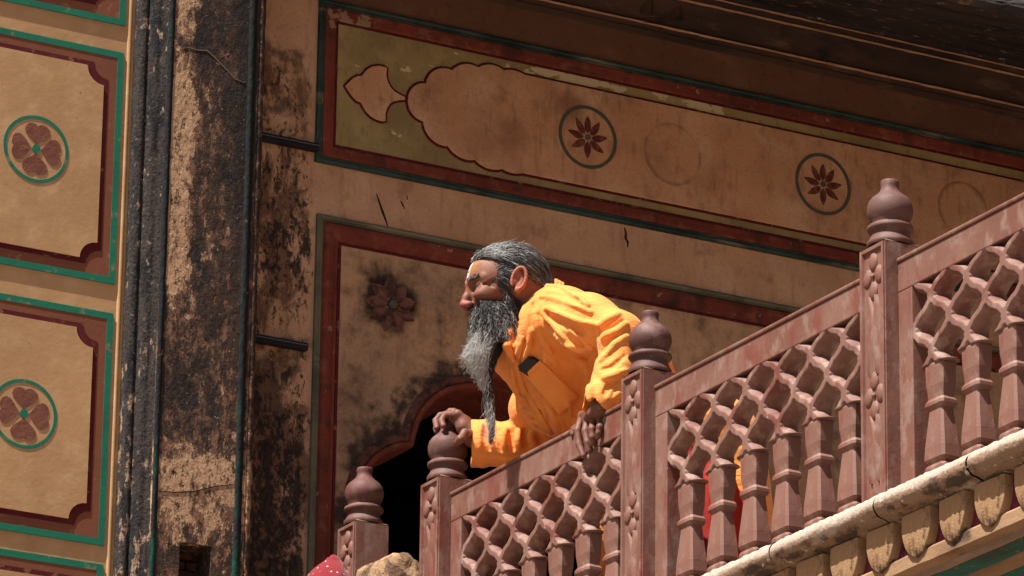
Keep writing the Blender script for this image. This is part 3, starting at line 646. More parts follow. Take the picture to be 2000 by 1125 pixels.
# ------------------------------------------------------------------ newel posts
FIN = [(.050, .0), (.0515, .004), (.0515, .010), (.047, .016), (.0435, .023), (.0415, .031), (.0435, .0345), (.0490, .0365), (.0515, .041), (.0505, .047), (.0450, .050), (.0405, .0515), (.0405, .0545),
       (.0445, .062), (.0485, .071), (.0505, .082), (.0500, .092), (.0465, .103), (.0395, .113), (.0300, .121), (.0230, .128), (.0198, .136), (.0195, .142), (.0210, .150), (.0190, .1545), (.012, .156)]
def blob_mesh(name, r, seg=12):
    bm = bmesh.new(); bmesh.ops.create_uvsphere(bm, u_segments=seg, v_segments=8, radius=1)
    for v in bm.verts: v.co = Vector((v.co.x*r[0], v.co.y*r[1], v.co.z*r[2]))
    me = bpy.data.meshes.new(name); bm.to_mesh(me); bm.free(); me.materials.append(M['stone']); me.polygons.foreach_set('use_smooth', [True]*len(me.polygons)); return me
petal_b = blob_mesh('flower_petal', (.0062, .0165, .0215)); core_b = blob_mesh('flower_centre', (.006, .005, .006))
def newel(yc, label, seed, chip=0):
    r_ = random.Random(seed); t = empty('newel_post', (.065, yc, 0)); tag(t, label, 'newel post', 'turned stone newel posts of the balcony balustrade'); A = sub(t)
    bm = bmesh.new(); bmesh.ops.create_cube(bm, size=1)
    for v in bm.verts: v.co = Vector((.065+v.co.x*.10, yc+v.co.y*.10, .298+v.co.z*.596))
    bmesh.ops.bevel(bm, geom=[e for e in bm.edges], offset=.0035, segments=2, affect='EDGES')
    ff = max((f for f in bm.faces if f.normal.x < -.9), key=lambda f: f.calc_area())
    bmesh.ops.inset_region(bm, faces=[ff], thickness=.011, depth=0); bmesh.ops.inset_region(bm, faces=[ff], thickness=.003, depth=-.006)
    bmesh.ops.recalc_face_normals(bm, faces=bm.faces)
    me = bpy.data.meshes.new('post'); bm.to_mesh(me); bm.free(); A(link('post', me, M['stone']))
    # shallow cap sloping to the finial
    v = [(.065+sx*.048, yc+sy*.048, .5955) for sx, sy in ((-1, -1), (1, -1), (1, 1), (-1, 1))]+[(.065+sx*.036, yc+sy*.036, .603) for sx, sy in ((-1, -1), (1, -1), (1, 1), (-1, 1))]
    A(link('cap', fixn(mesh('cap', v, [(0, 1, 5, 4), (1, 2, 6, 5), (2, 3, 7, 6), (3, 0, 4, 7), (4, 5, 6, 7)])), M['stone']))
    fp = [(a*(1+r_.uniform(-.012, .012)), b*(1.0)) for a, b in FIN]
    A(lathe('finial', fp, M['stonedark'], seg=40, loc=(.065, yc, .598)))
    xf = .021
    for zc in (.525, .255):
        for k, (dy, dz, rot) in enumerate(((0, .033, 0), (0, -.033, 0), (.0225, 0, .25), (-.0225, 0, -.25))):
            o = bpy.data.objects.new('flower_petal', petal_b); COL.objects.link(o); o.location = (xf, yc+dy, zc+dz); o.rotation_euler = (rot+r_.uniform(-.08, .08), 0, 0); A(o)
        o = bpy.data.objects.new('flower_centre', core_b); COL.objects.link(o); o.location = (xf-.002, yc, zc); A(o)
    # two twisting leaves between the flowers
    for (z0, z1) in ((.300, .480), (.060, .210)):
        for sgn in (-1, 1):
            vv = []; f = []; n_ = 26
            for i in range(n_+1):
                u = i/n_; z = z0+(z1-z0)*u; yy = yc+sgn*.013*math.cos(u*math.pi)+.004*math.sin(u*6.28); wd = .0135*math.sin(math.pi*(u*.92+.04))+.001
                vv += [(xf+.001, yy-wd, z), (xf-.0075, yy+sgn*wd*.45, z), (xf+.001, yy+wd, z)]
            for i in range(n_):
                for k in range(2): f.append((3*i+k, 3*i+k+1, 3*i+k+4, 3*i+k+3))
            A(link('twisted_leaf', fixn(mesh('twisted_leaf', vv, f)), M['stone'], None, True))
    return t
NY = (-2.83, -1.80, -.80, -.345)
newel(NY[0], 'carved stone newel post with vase finial, rightmost and highest of the posts in view', 1)
newel(NY[1], 'carved stone newel post with vase finial just right of the man in the orange shirt', 2)
newel(NY[2], 'carved stone newel post whose finial the man grips with his right hand', 3)
newel(NY[3], 'lowest carved stone newel post, alone before the dark arch beside the red scarf', 4)
newel(-3.86, 'carved stone newel post beyond the right edge of the picture', 5) if 0 else None

# ------------------------------------------------------------------ railing panels
BAL = [(0, .037), (.010, .037), (.014, .034), (.020, .028), (.030, .0255), (.038, .0285), (.043, .0355), (.047, .0375), (.055, .0375), (.060, .034), (.063, .029), (.069, .035), (.074, .0385),
       (.100, .0370), (.140, .0315), (.180, .0260), (.185, .0260), (.188, .031), (.193, .0350), (.200, .0350), (.204, .031), (.208, .0275), (.218, .0285), (.236, .0320), (.262, .0330), (.282, .0340), (.290, .0300), (.296, .018)]
def baluster_mesh():
    v = []; f = []; c = .22
    for (z, r) in BAL:
        ry, rx = r, r*.62
        # front (x<0) is a broad flat face with chamfers
        for (a, b) in ((-1, -1+c), (-1, 1-c), (-1+c, 1), (1-c, 1), (1, 1-c), (1, -1+c), (1-c, -1), (-1+c, -1)): v.append((a*rx, b*ry, z))
    n = len(BAL)
    for k in range(n-1):
        for i in range(8): f.append((8*k+i, 8*k+(i+1) % 8, 8*k+8+(i+1) % 8, 8*k+8+i))
    f.append([8*(n-1)+i for i in range(8)])
    # little trefoil on the head
    me = fixn(mesh('baluster', v, f)); me.materials.append(M['stone']); return me
BM = baluster_mesh()
ZR = .478
def lattice_mesh(L, nb):
    h = .0022; p = L/nb; S = SDF((-.028, -L/2-.006, .262), (.028, L/2+.006, ZR+.012), h)
    _, (X, Y, Z) = S.sub((-9, -9, -9), (9, 9, 9))
    yy = (Y+L/2); zn = [.20, .312, .375, .438, .494]; ph = np.interp(Z, zn, [-1.78, 0, 1, 2, 3.0]).astype(np.float32)
    dp = np.interp(Z, [.30, .312, .375, .438, .494], [1/.063, 1/.063, 1/.063, 1/.060, 1/.056]).astype(np.float32)
    off = (p/4)*(1+np.cos(np.pi*ph)); sl_ = (p/4)*np.pi*np.abs(np.sin(np.pi*ph))*dp
    wv = .0080+.0034*np.abs(np.sin(3*np.pi*ph))+.0020*np.cos(np.pi*ph)**8
    wx = wv*(1.62-1.0*(np.abs(X)/.025)**1.8)
    best = np.full((1, S.n[1], S.n[2]), 9.0, np.float32)
    for sg in (1, -1):
        q = np.mod(yy-sg*off+p/2, p)-p/2; best = np.minimum(best, np.abs(q)/np.sqrt(1+sl_*sl_))
    st_ = best-wx
    # flat carved boss on each crossing
    for (zc, o_) in ((.312, .5), (.375, 0), (.438, .5)):
        q = np.mod(yy-o_*p+p/2, p)-p/2; st_ = np.minimum(st_, np.sqrt((q/1.25)**2+((Z-zc)/.85)**2+(X*.45)**2)-.0150)
    gz = np.abs(X)-.0245
    s_ = np.maximum(st_, gz); s_ = np.maximum(s_, np.abs(Y)-L/2); s_ = np.maximum(s_, .284-Z); s_ = np.maximum(s_, Z-(ZR+.006))
    S.d[:] = s_
    return S.mesh('lattice')
def panel(y0, y1, label, nb=6):
    yc = (y0+y1)/2; t = empty('railing_panel', (.075, yc, 0)); tag(t, label, 'railing panel', 'carved stone railing panels between newel posts'); A = sub(t)
    xa, xb = .050, .100; L = y1-y0; st = .054
    A(box('top_rail', (xa, y0, ZR), (xb, y1, .5455), M['stone'], bev=.0025))
    A(box('rail_lip', (xa-.004, y0, .5460), (xb+.004, y1, .5555), M['stone'], bev=.0035))
    for (a, b) in ((y0, y0+st), (y1-st, y1)): A(box('stile', (xa+.0006, a, .001), (xb-.0006, b, ZR-.0005), M['stone'], bev=.002))
    Li = L-2*st; me = lattice_mesh(Li, nb); o = link('lattice', me, M['lattice'], None, True); o.location = (.0755, yc, 0); A(o)
    p = Li/nb
    for k in range(nb):
        o = bpy.data.objects.new('baluster', BM); COL.objects.link(o); o.location = (.0755+random.uniform(-.001, .001), y0+st+p*(k+.5), .0); o.rotation_euler = (0, 0, random.uniform(-.03, .03)); A(o)
    return t
panel(-1.75, -.85, 'carved stone railing panel under the man\'s left hand, between the two nearest posts to him')
panel(-2.78, -1.85, 'carved stone railing panel with six whole balusters, left of the highest post')
panel(-3.81, -2.88, 'carved stone railing panel running out of the right edge of the picture')

# ------------------------------------------------------------------ broken stone stub and red scarf
def lump(name, c, r, mat, seed, amp=.25, sub_=4, cuts=()):
    bm = bmesh.new(); bmesh.ops.create_icosphere(bm, subdivisions=sub_, radius=1); G = ngrid(seed)
    for v in bm.verts:
        q = v.co.copy(); k = max(abs(q.x), abs(q.y), abs(q.z))**.6
        n_ = float(vnoise(np.array([q.x*2+7]), np.array([q.y*2+7]), np.array([q.z*2+7]), G)[0])*amp+float(vnoise(np.array([q.x*6+7]), np.array([q.y*6+7]), np.array([q.z*6+7]), G)[0])*amp*.35
        v.co = Vector((q.x/k*r[0], q.y/k*r[1], q.z/k*r[2]))*(1+n_)+Vector(c)
    me = bpy.data.meshes.new(name); bm.to_mesh(me); bm.free(); return link(name, me, mat, None, True)
q = at(762, 1150, 0, .06)
st_ = lump('stone_stub', q, (.05, .115, .075), M['rock'], 5, .13); tag(st_, 'broken rough yellow stone stub between the lowest post and the next', 'broken stone')
M['scarf'] = material('red_dotted_cotton', (.20, .003, .008), [dict(s=5, lo=.4, hi=.7, col=(.12, .002, .006), amt=.7)], rough=.85, bump=((400, (1, 1, 1), 2, .2),), sheen=.2)
def dots(m):
    t = m.node_tree; p = t.nodes['Principled BSDF']; co = [n for n in t.nodes if n.bl_idname == 'ShaderNodeTexCoord'][0].outputs['Object']
    v = N(t, 'ShaderNodeTexVoronoi', feature='F1'); v.inputs['Scale'].default_value = 55; v.inputs['Randomness'].default_value = .35; t.links.new(co, v.inputs['Vector'])
    f = rng_n(t, v.outputs['Distance'], .15, .11); old = p.inputs['Base Color'].links[0].from_socket
    t.links.new(mix_rgb(t, f, old, (.55, .62, .70)), p.inputs['Base Color'])
dots(M['scarf'])
S = SDF((-.2, -.60, -.05), (.1, -.15, .42), .004)
c = at(640, 1172, 1, -.42)
S = SDF((c[0]-.2, c[1]-.16, c[2]-.16), (c[0]+.16, c[1]+.16, c[2]+.16), .003)
S.ell(c, (.070, .065, .090), None, .01); S.ell((c[0]-.02, c[1]-.02, c[2]-.06), (.10, .09, .07), None, .03); S.cap(c, at(652, 1096, 1, -.42), .055, .018, .05)
_, (X, Y, Z) = S.sub((-99,)*3, (99,)*3); G = ngrid(9)
u = (X*.6+Y*.4-Z*.9)*60+2.5*vnoise(X*14+50, Y*14+50, Z*14+50, G)
S.d += (.0035*np.abs(np.sin(u))).astype(np.float32)
sc_ = link('head_scarf', S.mesh('head_scarf'), M['scarf'], None, True); tag(sc_, 'red cotton head scarf with pale dots at the bottom edge beside the lowest post', 'scarf')

# ------------------------------------------------------------------ the man
person = empty('person', (.45, -1.30, 0)); tag(person, 'bearded man in a bright orange shirt leaning over the stone railing, looking left', 'person')
AP = sub(person)
def P(x, y, Y): return np.array(at(x, y, 1, Y))
def PX(x, y, X): return np.array(at(x, y, 0, X))
# head frame
th = math.radians(9)
fh = Vector((-rt0.x*math.cos(th)-math.cos(YAW)*math.sin(th), -rt0.y*math.cos(th)-math.sin(YAW)*math.sin(th), 0)).normalized()
lf = Vector((-fh.y, fh.x, 0)); pd = math.radians(3.5)
hf = (fh*math.cos(pd)+Vector((0, 0, -1))*math.sin(pd)).normalized(); hu = hf.cross(lf).normalized()
if hu.z < 0: hu = -hu
HR = Matrix((hf, lf, hu)).transposed()          # columns: forward, left, up
HO = Vector(P(1008, 547, -1.270))-lf*.078
def H(x, y, z): return np.array(HO+HR@Vector((x, y, z)))
G1, G2, G3 = ngrid(1), ngrid(2), ngrid(3)
h = .0022
B = SDF((-.16, -1.72, .42), (.34, -.74, 1.16), h)
def he(c, r, k=.01, op='u', rot=None):
    R_ = HR if rot is None else HR@rot
    B.ell(H(*c), r, R_.to_4x4(), k, op)
def hc(a, b, ra, rb=None, k=.01, op='u'): B.cap(H(*a), H(*b), ra, rb, k, op)
he((.006, 0, .028), (.097, .074, .079), .001)
he((.050, 0, .020), (.055, .060, .062), .02)
he((.048, 0, -.042), (.050, .050, .064), .025)
he((.075, 0, -.085), (.028, .030, .026), .02)
for s_ in (1, -1):
    hc((.098, s_*.012, .020), (.074, s_*.050, .015), .0095, .008, .012)            # brow ridge
    he((.098, s_*.030, -.002), (.020, .018, .012), .012, 's')                      # socket
    he((.080, s_*.031, -.002), (.014, .019, .0125), .006)                          # lids
    hc((.0945, s_*.020, -.0035), (.083, s_*.048, -.0010), .0034, .0026, .003, 's') # squint line
    hc((.094, s_*.020, -.010), (.078, s_*.052, -.008), .0018, .0015, .004, 's')
    he((.082, s_*.038, -.026), (.019, .020, .015), .010)                           # smiling cheek
    hc((.094, s_*.022, -.024), (.086, s_*.040, -.052), .0025, .002, .006, 's')     # nasolabial fold
    he((.064, s_*.052, -.022), (.020, .012, .022), .015)
    for q in range(3):                                                             # crow's feet
        hc((.074, s_*.0535, -.003-.003*q), (.052, s_*.0655, .004-.008*q), .0022, .0018, .006, 's')
hc((.099, 0, .016), (.112, 0, -.020), .0075, .0080, .010)                          # nose
hc((.113, 0, -.020), (.118, 0, -.036), .0085, .0100, .008)
he((.117, 0, -.039), (.0105, .0105, .0090), .006)
for s_ in (1, -1): he((.108, s_*.0135, -.041), (.0115, .0075, .0085), .005); hc((.112, s_*.008, -.050), (.116, s_*.007, -.046), .0032, .003, .003, 's')
hc((.100, 0, -.062), (.095, 0, -.066), .012, .012, .01); hc((.099, 0, -.078), (.093, 0, -.080), .010, .010, .01)
for q in range(4): hc((.1035-.001*q, -.03, .040+.012*q), (.1035-.001*q, .03, .042+.012*q), .0012, .0012, .003, 's') # forehead lines
# ears
for s_ in (1, -1):
    yy = .072*s_
    er_ = []
    for i in range(15):
        a = math.radians(-60+i*270/14); er_.append((-.006-.0165*math.cos(a)*1.0-.006*math.sin(a), yy+s_*(.010+.008*(math.cos(a)*.5+.5)), .001+.029*math.sin(a)))
    B.chain([H(*p_) for p_ in er_], [.0042]*15, .002)
    he((-.009, yy+s_*.007, -.001), (.016, .005, .027), .004)
    he((-.003, yy+s_*.015, .000), (.0085, .007, .013), .005, 's')
    he((.004, yy+s_*.006, -.004), (.005, .006, .008), .004)
    he((-.002, yy+s_*.009, -.027), (.0085, .0045, .009), .004)
# neck and upper chest, running under the clothes
nb = P(1062, 600, -1.215)
B.cap(H(-.012, 0, -.020), nb, .056, .062, .03)
B.cap(H(.030, 0, -.07), nb+np.array([-.03, 0, -.03]), .030, .045, .03)
shL, elL, wrL = P(1088, 612, -1.36), P(1212, 655, -1.555), P(1172, 796, -1.600)
shR, elR, wrR = P(1040, 700, -1.07), P(1090, 885, -.985), PX(926, 852, .105)
B.ell(nb+np.array([.10, .0, -.06]), (.09, .11, .055), None, .03)
B.cap(nb, shL, .045, .034, .03); B.cap(nb, shR, .045, .036, .03)
B.chain([shL, elL, wrL], [.034, .032, .019], .02); B.chain([shR, elR, wrR], [.046, .036, .025], .02)
# left hand: palm on the rail, fingers over its outer face
def finger(pts, r0, r1, k=.0035, nail=True):
    n = len(pts); rs = [r0+(r1-r0)*i/(n-1) for i in range(n)]
    B.chain(pts, rs, k)
kn = [PX(1137, 812, .052), PX(1149, 808, .055), PX(1161, 809, .058), PX(1172, 813, .060)]
for i, q in enumerate(kn): B.cap(wrL+np.array([0, 0, -.004]), q, .017, .0100, .012); B.ell(q, (.0100,)*3, None, .006)
B.ell((wrL+kn[1]+kn[2])/3+np.array([.004, 0, -.008]), (.024, .026, .014), None, .012)
finger([kn[0], PX(1128, 841, .036), PX(1131, 868, .0365), PX(1139, 890, .0400)], .0094, .0072)
finger([kn[1], PX(1143, 842, .036), PX(1147, 864, .0365), PX(1150, 881, .0400)], .0096, .0074)
finger([kn[2], PX(1156, 838, .037), PX(1157, 854, .0375), PX(1157, 866, .0400)], .0094, .0072)
finger([kn[3], PX(1171, 834, .040), PX(1169, 846, .0385), PX(1167, 854, .0400)], .0086, .0066)
finger([wrL+np.array([-.01, .02, -.012]), PX(1136, 829, .062), PX(1123, 838, .056), PX(1119, 848, .050)], .0120, .0072, .006)
# right hand: closed over the finial
kr = [PX(894, 809, .060), PX(886, 806, .078), PX(880, 806, .092), PX(877, 810, .104)]
for i, q in enumerate(kr): B.cap(wrR, q, .021, .0105, .014); B.ell(q, (.0112,)*3, None, .005)
B.ell(PX(902, 824, .080), (.024, .026, .016), None, .012)
B.cap(wrR, PX(905, 835, .075), .024, .019, .012)
finger([kr[0], PX(870, 810, .046), PX(862, 822, .034), PX(866, 832, .034)], .0096, .0074)
finger([kr[1], PX(860, 812, .060), PX(851, 822, .048), PX(853, 836, .040)], .0094, .0074)
finger([kr[2], PX(857, 817, .084), PX(849, 830, .070), PX(853, 843, .052)], .0090, .0070)
finger([kr[3], PX(856, 824, .104), PX(846, 836, .088), PX(847, 848, .070)], .0080, .0064)
finger([wrR+np.array([-.005, -.02, -.002]), PX(908, 846, .050), PX(899, 858, .034), PX(893, 864, .030)], .0120, .0085, .006)
B.d += 0
bm_ = B.mesh('body')
# skin colours as a vertex colour layer (complexion and forehead paint)
nv = len(bm_.vertices); co = np.zeros(nv*3, np.float32); bm_.vertices.foreach_get('co', co); co = co.reshape(-1, 3)
Rm = np.array(HR); loc = (co-np.array(HO))@Rm
lx, ly, lz = loc.T
colr = np.tile(np.array([.185, .068, .038]), (nv, 1))
n1 = vnoise(co[:, 0]*60+50, co[:, 1]*60+90, co[:, 2]*60+50, G1); n2 = vnoise(co[:, 0]*220+50, co[:, 1]*220+390, co[:, 2]*220+50, G2)
colr *= (1+.16*n1+.10*n2)[:, None]
def blend(mask, c, a=1.0):
    m_ = np.clip(mask, 0, 1)[:, None]*a; colr[:] = colr*(1-m_)+np.array(c)*m_
def sm(v, a, b): t_ = np.clip((v-a)/(b-a), 0, 1); return t_*t_*(3-2*t_)
head = sm(lx, -.10, -.09)*(np.abs(ly) < .11)*(lz > -.12)
blend(head*sm(lx, .095, .115)*sm(-lz, .015, .035)*sm(lz, -.06, -.05), (.30, .085, .07), .75)           # ruddy nose
blend((np.abs(ly) > .068)*sm(-np.abs(lz), -.04, -.03)*sm(lx, -.035, -.03)*sm(-lx, -.02, -.015)*1.0, (.34, .10, .06), .7)
fe = (lx > .05)*(lz > .010)
wob = .0016*vnoise(lx*0+5, lz*120+40, ly*40+40, G3)
blend(fe*sm(-np.abs(ly+4*wob), -.052, -.034)*sm(lz, .022, .036)*sm(-lz, -.080, -.066)*np.clip(.75+.5*n1, 0, 1), (.46, .20, .040), .68)
blend(fe*sm(-np.abs(ly), -.0215, -.019)*sm(np.abs(ly+wob), .006, .0075)*sm(lz, .012, .016), (.62, .60, .58), .85)
blend(fe*sm(-np.abs(ly+wob), -.0075, -.006)*sm(lz, -.012+.02, .012), (.50, .015, .02), .95)
blend((lx > .06)*(lz < .012)*(lz > -.004)*sm(-np.abs(ly), -.006, -.004), (.50, .03, .03), .8)
blend((lx > .07)*sm(-np.abs(lz+.002), -.006, -.002)*(np.abs(ly) > .016)*(np.abs(ly) < .05)*1.0, (.02, .010, .008), .9)    # eye slit
blend((lx > .07)*sm(-np.abs(lz-.0190+.1*np.abs(np.abs(ly)-.03)), -.0055, -.003)*(np.abs(ly) > .012)*(np.abs(ly) < .052)*1.0, (.03, .02, .018), .8)
hand = (co[:, 2] < .80)*(co[:, 0] < .2)
blend(hand*1.0, (.150, .060, .042), .8); blend(hand*sm(n1, .2, .7), (.12, .05, .04), .5)
jaw = head*sm(-lz, .030, .048)*sm(-np.abs(lx-.045), -.075, -.05)*(np.abs(ly) < .075); blend(jaw, (.02, .014, .013), .9)
scalp = ((((lx-.006)/.097)**2+(ly/.074)**2+((lz-.028)/.079)**2) > .80)*(lz > .0)*np.clip(sm(lz, .060, .070)+sm(-lx, -.035, -.02)*sm(lz, .0, .02), 0, 1)*(np.abs(ly) < .077)
blend(scalp, (.03, .027, .027), .95)
at_ = bm_.color_attributes.new('skin', 'FLOAT_COLOR', 'POINT'); at_.data.foreach_set('color', np.hstack([np.clip(colr, 0, 1), np.ones((nv, 1))]).astype(np.float32).ravel())
M['skin'] = material('weathered_skin', (.2, .1, .06), attr='skin', rough=.58, spec=.35, sss=.12, bump=((90, (1, 1, 1), 5, .07), (500, (1, 1, 1), 4, .04)))
AP(link('body', bm_, M['skin'], None, True))
# eyes deep in the squint
for s_ in (1, -1):
    e = blob_mesh('eye', (.006, .008, .003)); e.materials.clear(); o = link('eye', e, M['wood'], None, True); o.matrix_world = Matrix.Translation(Vector(H(.0895, s_*.032, -.0030)))@HR.to_4x4(); AP(o)

# ------------------------------------------------------------------ shirt
K = SDF((-.04, -1.76, .26), (.80, -.78, 1.06), .0032)
spine = Vector((.40, -.05, -.10)).normalized(); RS = spine.to_track_quat('X', 'Z').to_matrix().to_4x4(); RS2 = Vector((.38, -.05, -.17)).normalized().to_track_quat('X', 'Z').to_matrix().to_4x4()
K.ell(P(1085, 690, -1.21), (.165, .180, .112), RS, .01)
K.ell(P(1112, 648, -1.22), (.15, .17, .080), RS2, .03)
K.ell(P(1190, 712, -1.25), (.17, .165, .110), RS2, .05)
K.ell((.48, -1.29, .655), (.150, .160, .115), None, .06)
K.ell((.53, -1.29, .59), (.125, .16, .15), None, .05)
K.ell(P(1098, 768, -1.17), (.100, .13, .11), RS, .05)             # loose front hanging toward the rail
K.ell((.34, -1.25, .60), (.16, .155, .13), None, .05)
K.cap(nb+np.array([.045, 0, -.02]), nb+np.array([.13, -.02, -.055]), .072, .066, .05)
# skirt
K.ell((.36, -1.24, .46), (.16, .16, .22), None, .05); K.ell((.52, -1.29, .46), (.15, .175, .22), None, .05)
# left arm
K.chain([shL+np.array([.02, .03, .0]), P(1150, 632, -1.47), elL], [.076, .068, .056], .035)
K.chain([elL, P(1197, 735, -1.585), P(1172, 783, -1.592), P(1163, 800, -1.59)], [.056, .046, .038, .036], .02)
# right arm
K.chain([shR+np.array([.05, 0, -.02]), P(1045, 800, -1.02), elR], [.070, .060, .060], .03)
K.chain([elR, PX(1000, 872, .16), PX(945, 866, .122), PX(915, 866, .10)], [.060, .055, .056, .058], .02)
K.d = np.maximum(K.d, 0)*1+np.minimum(K.d, 0)
def cut(pt, nrm):
    """remove everything beyond the plane near pt"""
    sl_, (X, Y, Z) = K.sub(pt-.13, pt+.13); nrm = np.array(nrm)/np.linalg.norm(nrm)
    pl_ = (X-pt[0])*nrm[0]+(Y-pt[1])*nrm[1]+(Z-pt[2])*nrm[2]; K.d[sl_] = np.maximum(K.d[sl_], pl_)
# flat cuff ends, hollow inside
cR = PX(921, 866, .105); dR = (wrR-elR)/np.linalg.norm(wrR-elR); 
sl_, (X, Y, Z) = K.sub(cR-.14, cR+.14); pl_ = (X-cR[0])*-rt.x+(Y-cR[1])*-rt.y+(Z-cR[2])*-rt.z; K.d[sl_] = np.maximum(K.d[sl_], pl_)
cL = P(1162, 806, -1.595)
sl_, (X, Y, Z) = K.sub(cL-np.array([.08, .08, .06]), cL+np.array([.08, .08, .05])); pl_ = (X-cL[0])*-.25+(Y-cL[1])*-.1-(Z-cL[2])*.95; K.d[sl_] = np.maximum(K.d[sl_], pl_)
# folds laid on the cloth along lines seen in the photograph's shirt
def hit(x, y, S=None):
    S = S or K
    d = np.array(ray(x, y)); c_ = np.array(CAM); t = 11.0
    for i in range(400):
        p_ = c_+d*t; ix = np.round((p_-S.lo)/S.h).astype(int)
        if (ix < 0).any() or (ix >= S.n).any(): t += .01; continue
        v = S.d[tuple(ix)]
        if v < .0015: return p_
        t += min(max(v*.7, .0015), .05)
        if t > 14.5: return None
    return None
def fold(pl, r=.006, k=.014, op='u', lift=0.0, taper=True):
    pts = []
    for (a, b) in zip(pl[:-1], pl[1:]):
        for i in range(9): pts.append((a[0]+(b[0]-a[0])*i/9, a[1]+(b[1]-a[1])*i/9))
    pts.append(pl[-1]); q = [hit(*p_) for p_ in pts]; q = [x for x in q if x is not None]
    if len(q) < 3: return
    n = len(q); q = [sum(q[max(0, i-2):i+3])/len(q[max(0, i-2):i+3]) for i in range(n)]
    # skip jumps in depth
    rs = [r*(.35+.65*math.sin(math.pi*min(1, (i+.6)/(n))) if taper else 1) for i in range(n)]
    for i in range(n-1):
        if np.linalg.norm(q[i+1]-q[i]) < .045: K.cap(q[i], q[i+1], rs[i], rs[i+1], k, op)
R_ = 'u'; V_ = 's'
FO = [
 ([(1062, 556), (1095, 560), (1130, 580), (1150, 600)], .008, .02, R_), ([(1052, 578), (1085, 583), (1120, 596), (1160, 612)], .007, .018, R_), ([(1062, 570), (1095, 574), (1130, 590)], .006, .016, V_),
 ([(1058, 600), (1090, 612), (1130, 628), (1172, 636)], .009, .022, R_), ([(1060, 612), (1100, 632), (1140, 655)], .007, .02, V_),
 ([(1045, 605), (1052, 635), (1062, 668), (1078, 690)], .009, .02, R_), ([(1052, 607), (1068, 640), (1090, 668)], .006, .018, V_), ([(1056, 605), (1082, 640), (1110, 668), (1130, 682)], .008, .02, R_),
 ([(1038, 590), (1034, 620), (1040, 660), (1052, 700)], .007, .016, V_), ([(1110, 640), (1135, 662), (1150, 680)], .007, .018, R_),
 # underside of the upper sleeve
 ([(1072, 660), (1088, 684), (1112, 694), (1145, 698), (1166, 694)], .010, .018, V_), ([(1080, 650), (1100, 672), (1130, 684), (1160, 680)], .010, .02, R_),
 # crook of the elbow
 ([(1168, 640), (1184, 626), (1212, 612)], .008, .018, R_), ([(1167, 655), (1190, 645), (1222, 622)], .006, .012, V_),
 ([(1166, 672), (1182, 656), (1200, 650), (1226, 630)], .009, .018, R_), ([(1168, 690), (1184, 668), (1208, 655)], .006, .012, V_), ([(1172, 706), (1186, 690), (1200, 672), (1228, 655)], .007, .016, R_),
 ([(1172, 722), (1196, 716), (1226, 690)], .005, .012, V_), ([(1175, 740), (1195, 735), (1224, 722)], .007, .016, R_), ([(1180, 772), (1190, 752), (1214, 742)], .005, .012, V_), ([(1196, 780), (1212, 764), (1222, 745)], .006, .014, R_),
 ([(1166, 640), (1165, 670), (1166, 700)], .006, .012, V_),
 # body
 ([(1060, 700), (1085, 730), (1110, 770), (1120, 820)], .008, .022, R_), ([(1110, 705), (1125, 740), (1130, 780), (1122, 830)], .008, .024, V_), ([(1135, 700), (1150, 740), (1150, 790)], .010, .024, R_), ([(1092, 700), (1102, 720), (1118, 750)], .007, .02, V_),
 ([(1040, 640), (1032, 680), (1022, 715), (1014, 750)], .006, .016, R_), ([(1010, 700), (1014, 740), (1030, 790), (1058, 840)], .006, .016, V_), ([(998, 715), (1004, 750), (1022, 795), (1050, 838)], .006, .014, R_),
 ([(1012, 775), (1030, 785), (1050, 800)], .006, .016, R_), ([(1020, 800), (1040, 805), (1062, 820)], .006, .016, R_), ([(1018, 790), (1038, 797), (1058, 810)], .005, .012, V_), ([(1035, 822), (1050, 824), (1070, 836)], .005, .012, R_),
 ([(1040, 765), (1062, 790), (1080, 830)], .006, .018, V_), ([(1060, 775), (1080, 810), (1092, 850)], .006, .018, R_), ([(1100, 800), (1110, 830), (1112, 856)], .006, .018, V_),
 # right sleeve
 ([(940, 826), (938, 850), (940, 880)], .0055, .012, R_), ([(950, 828), (950, 855), (954, 882)], .0045, .010, V_), ([(962, 830), (960, 855), (963, 884)], .0055, .012, R_), ([(974, 830), (974, 858), (978, 884)], .0045, .010, V_),
 ([(988, 834), (984, 856), (986, 882)], .006, .013, R_), ([(1000, 836), (999, 858), (1003, 880)], .005, .010, V_), ([(1014, 838), (1010, 858), (1014, 878)], .006, .013, R_), ([(1026, 838), (1024, 856), (1030, 874)], .005, .010, V_),
 ([(1038, 840), (1036, 858), (1044, 872)], .006, .013, R_), ([(1050, 842), (1052, 858), (1060, 866)], .005, .010, V_), ([(922, 884), (950, 890), (985, 893), (1020, 890)], .0035, .006, V_)]
for (pl_, r_, k_, op_) in FO: fold(pl_, r_*((.36 if (op_ == 'u' and pl_[0][1] < 670 and pl_[0][0] < 1120) else .60) if pl_[0][0] > 1036 else .8), k_*(.62 if pl_[0][0] > 1050 else .8), op_)
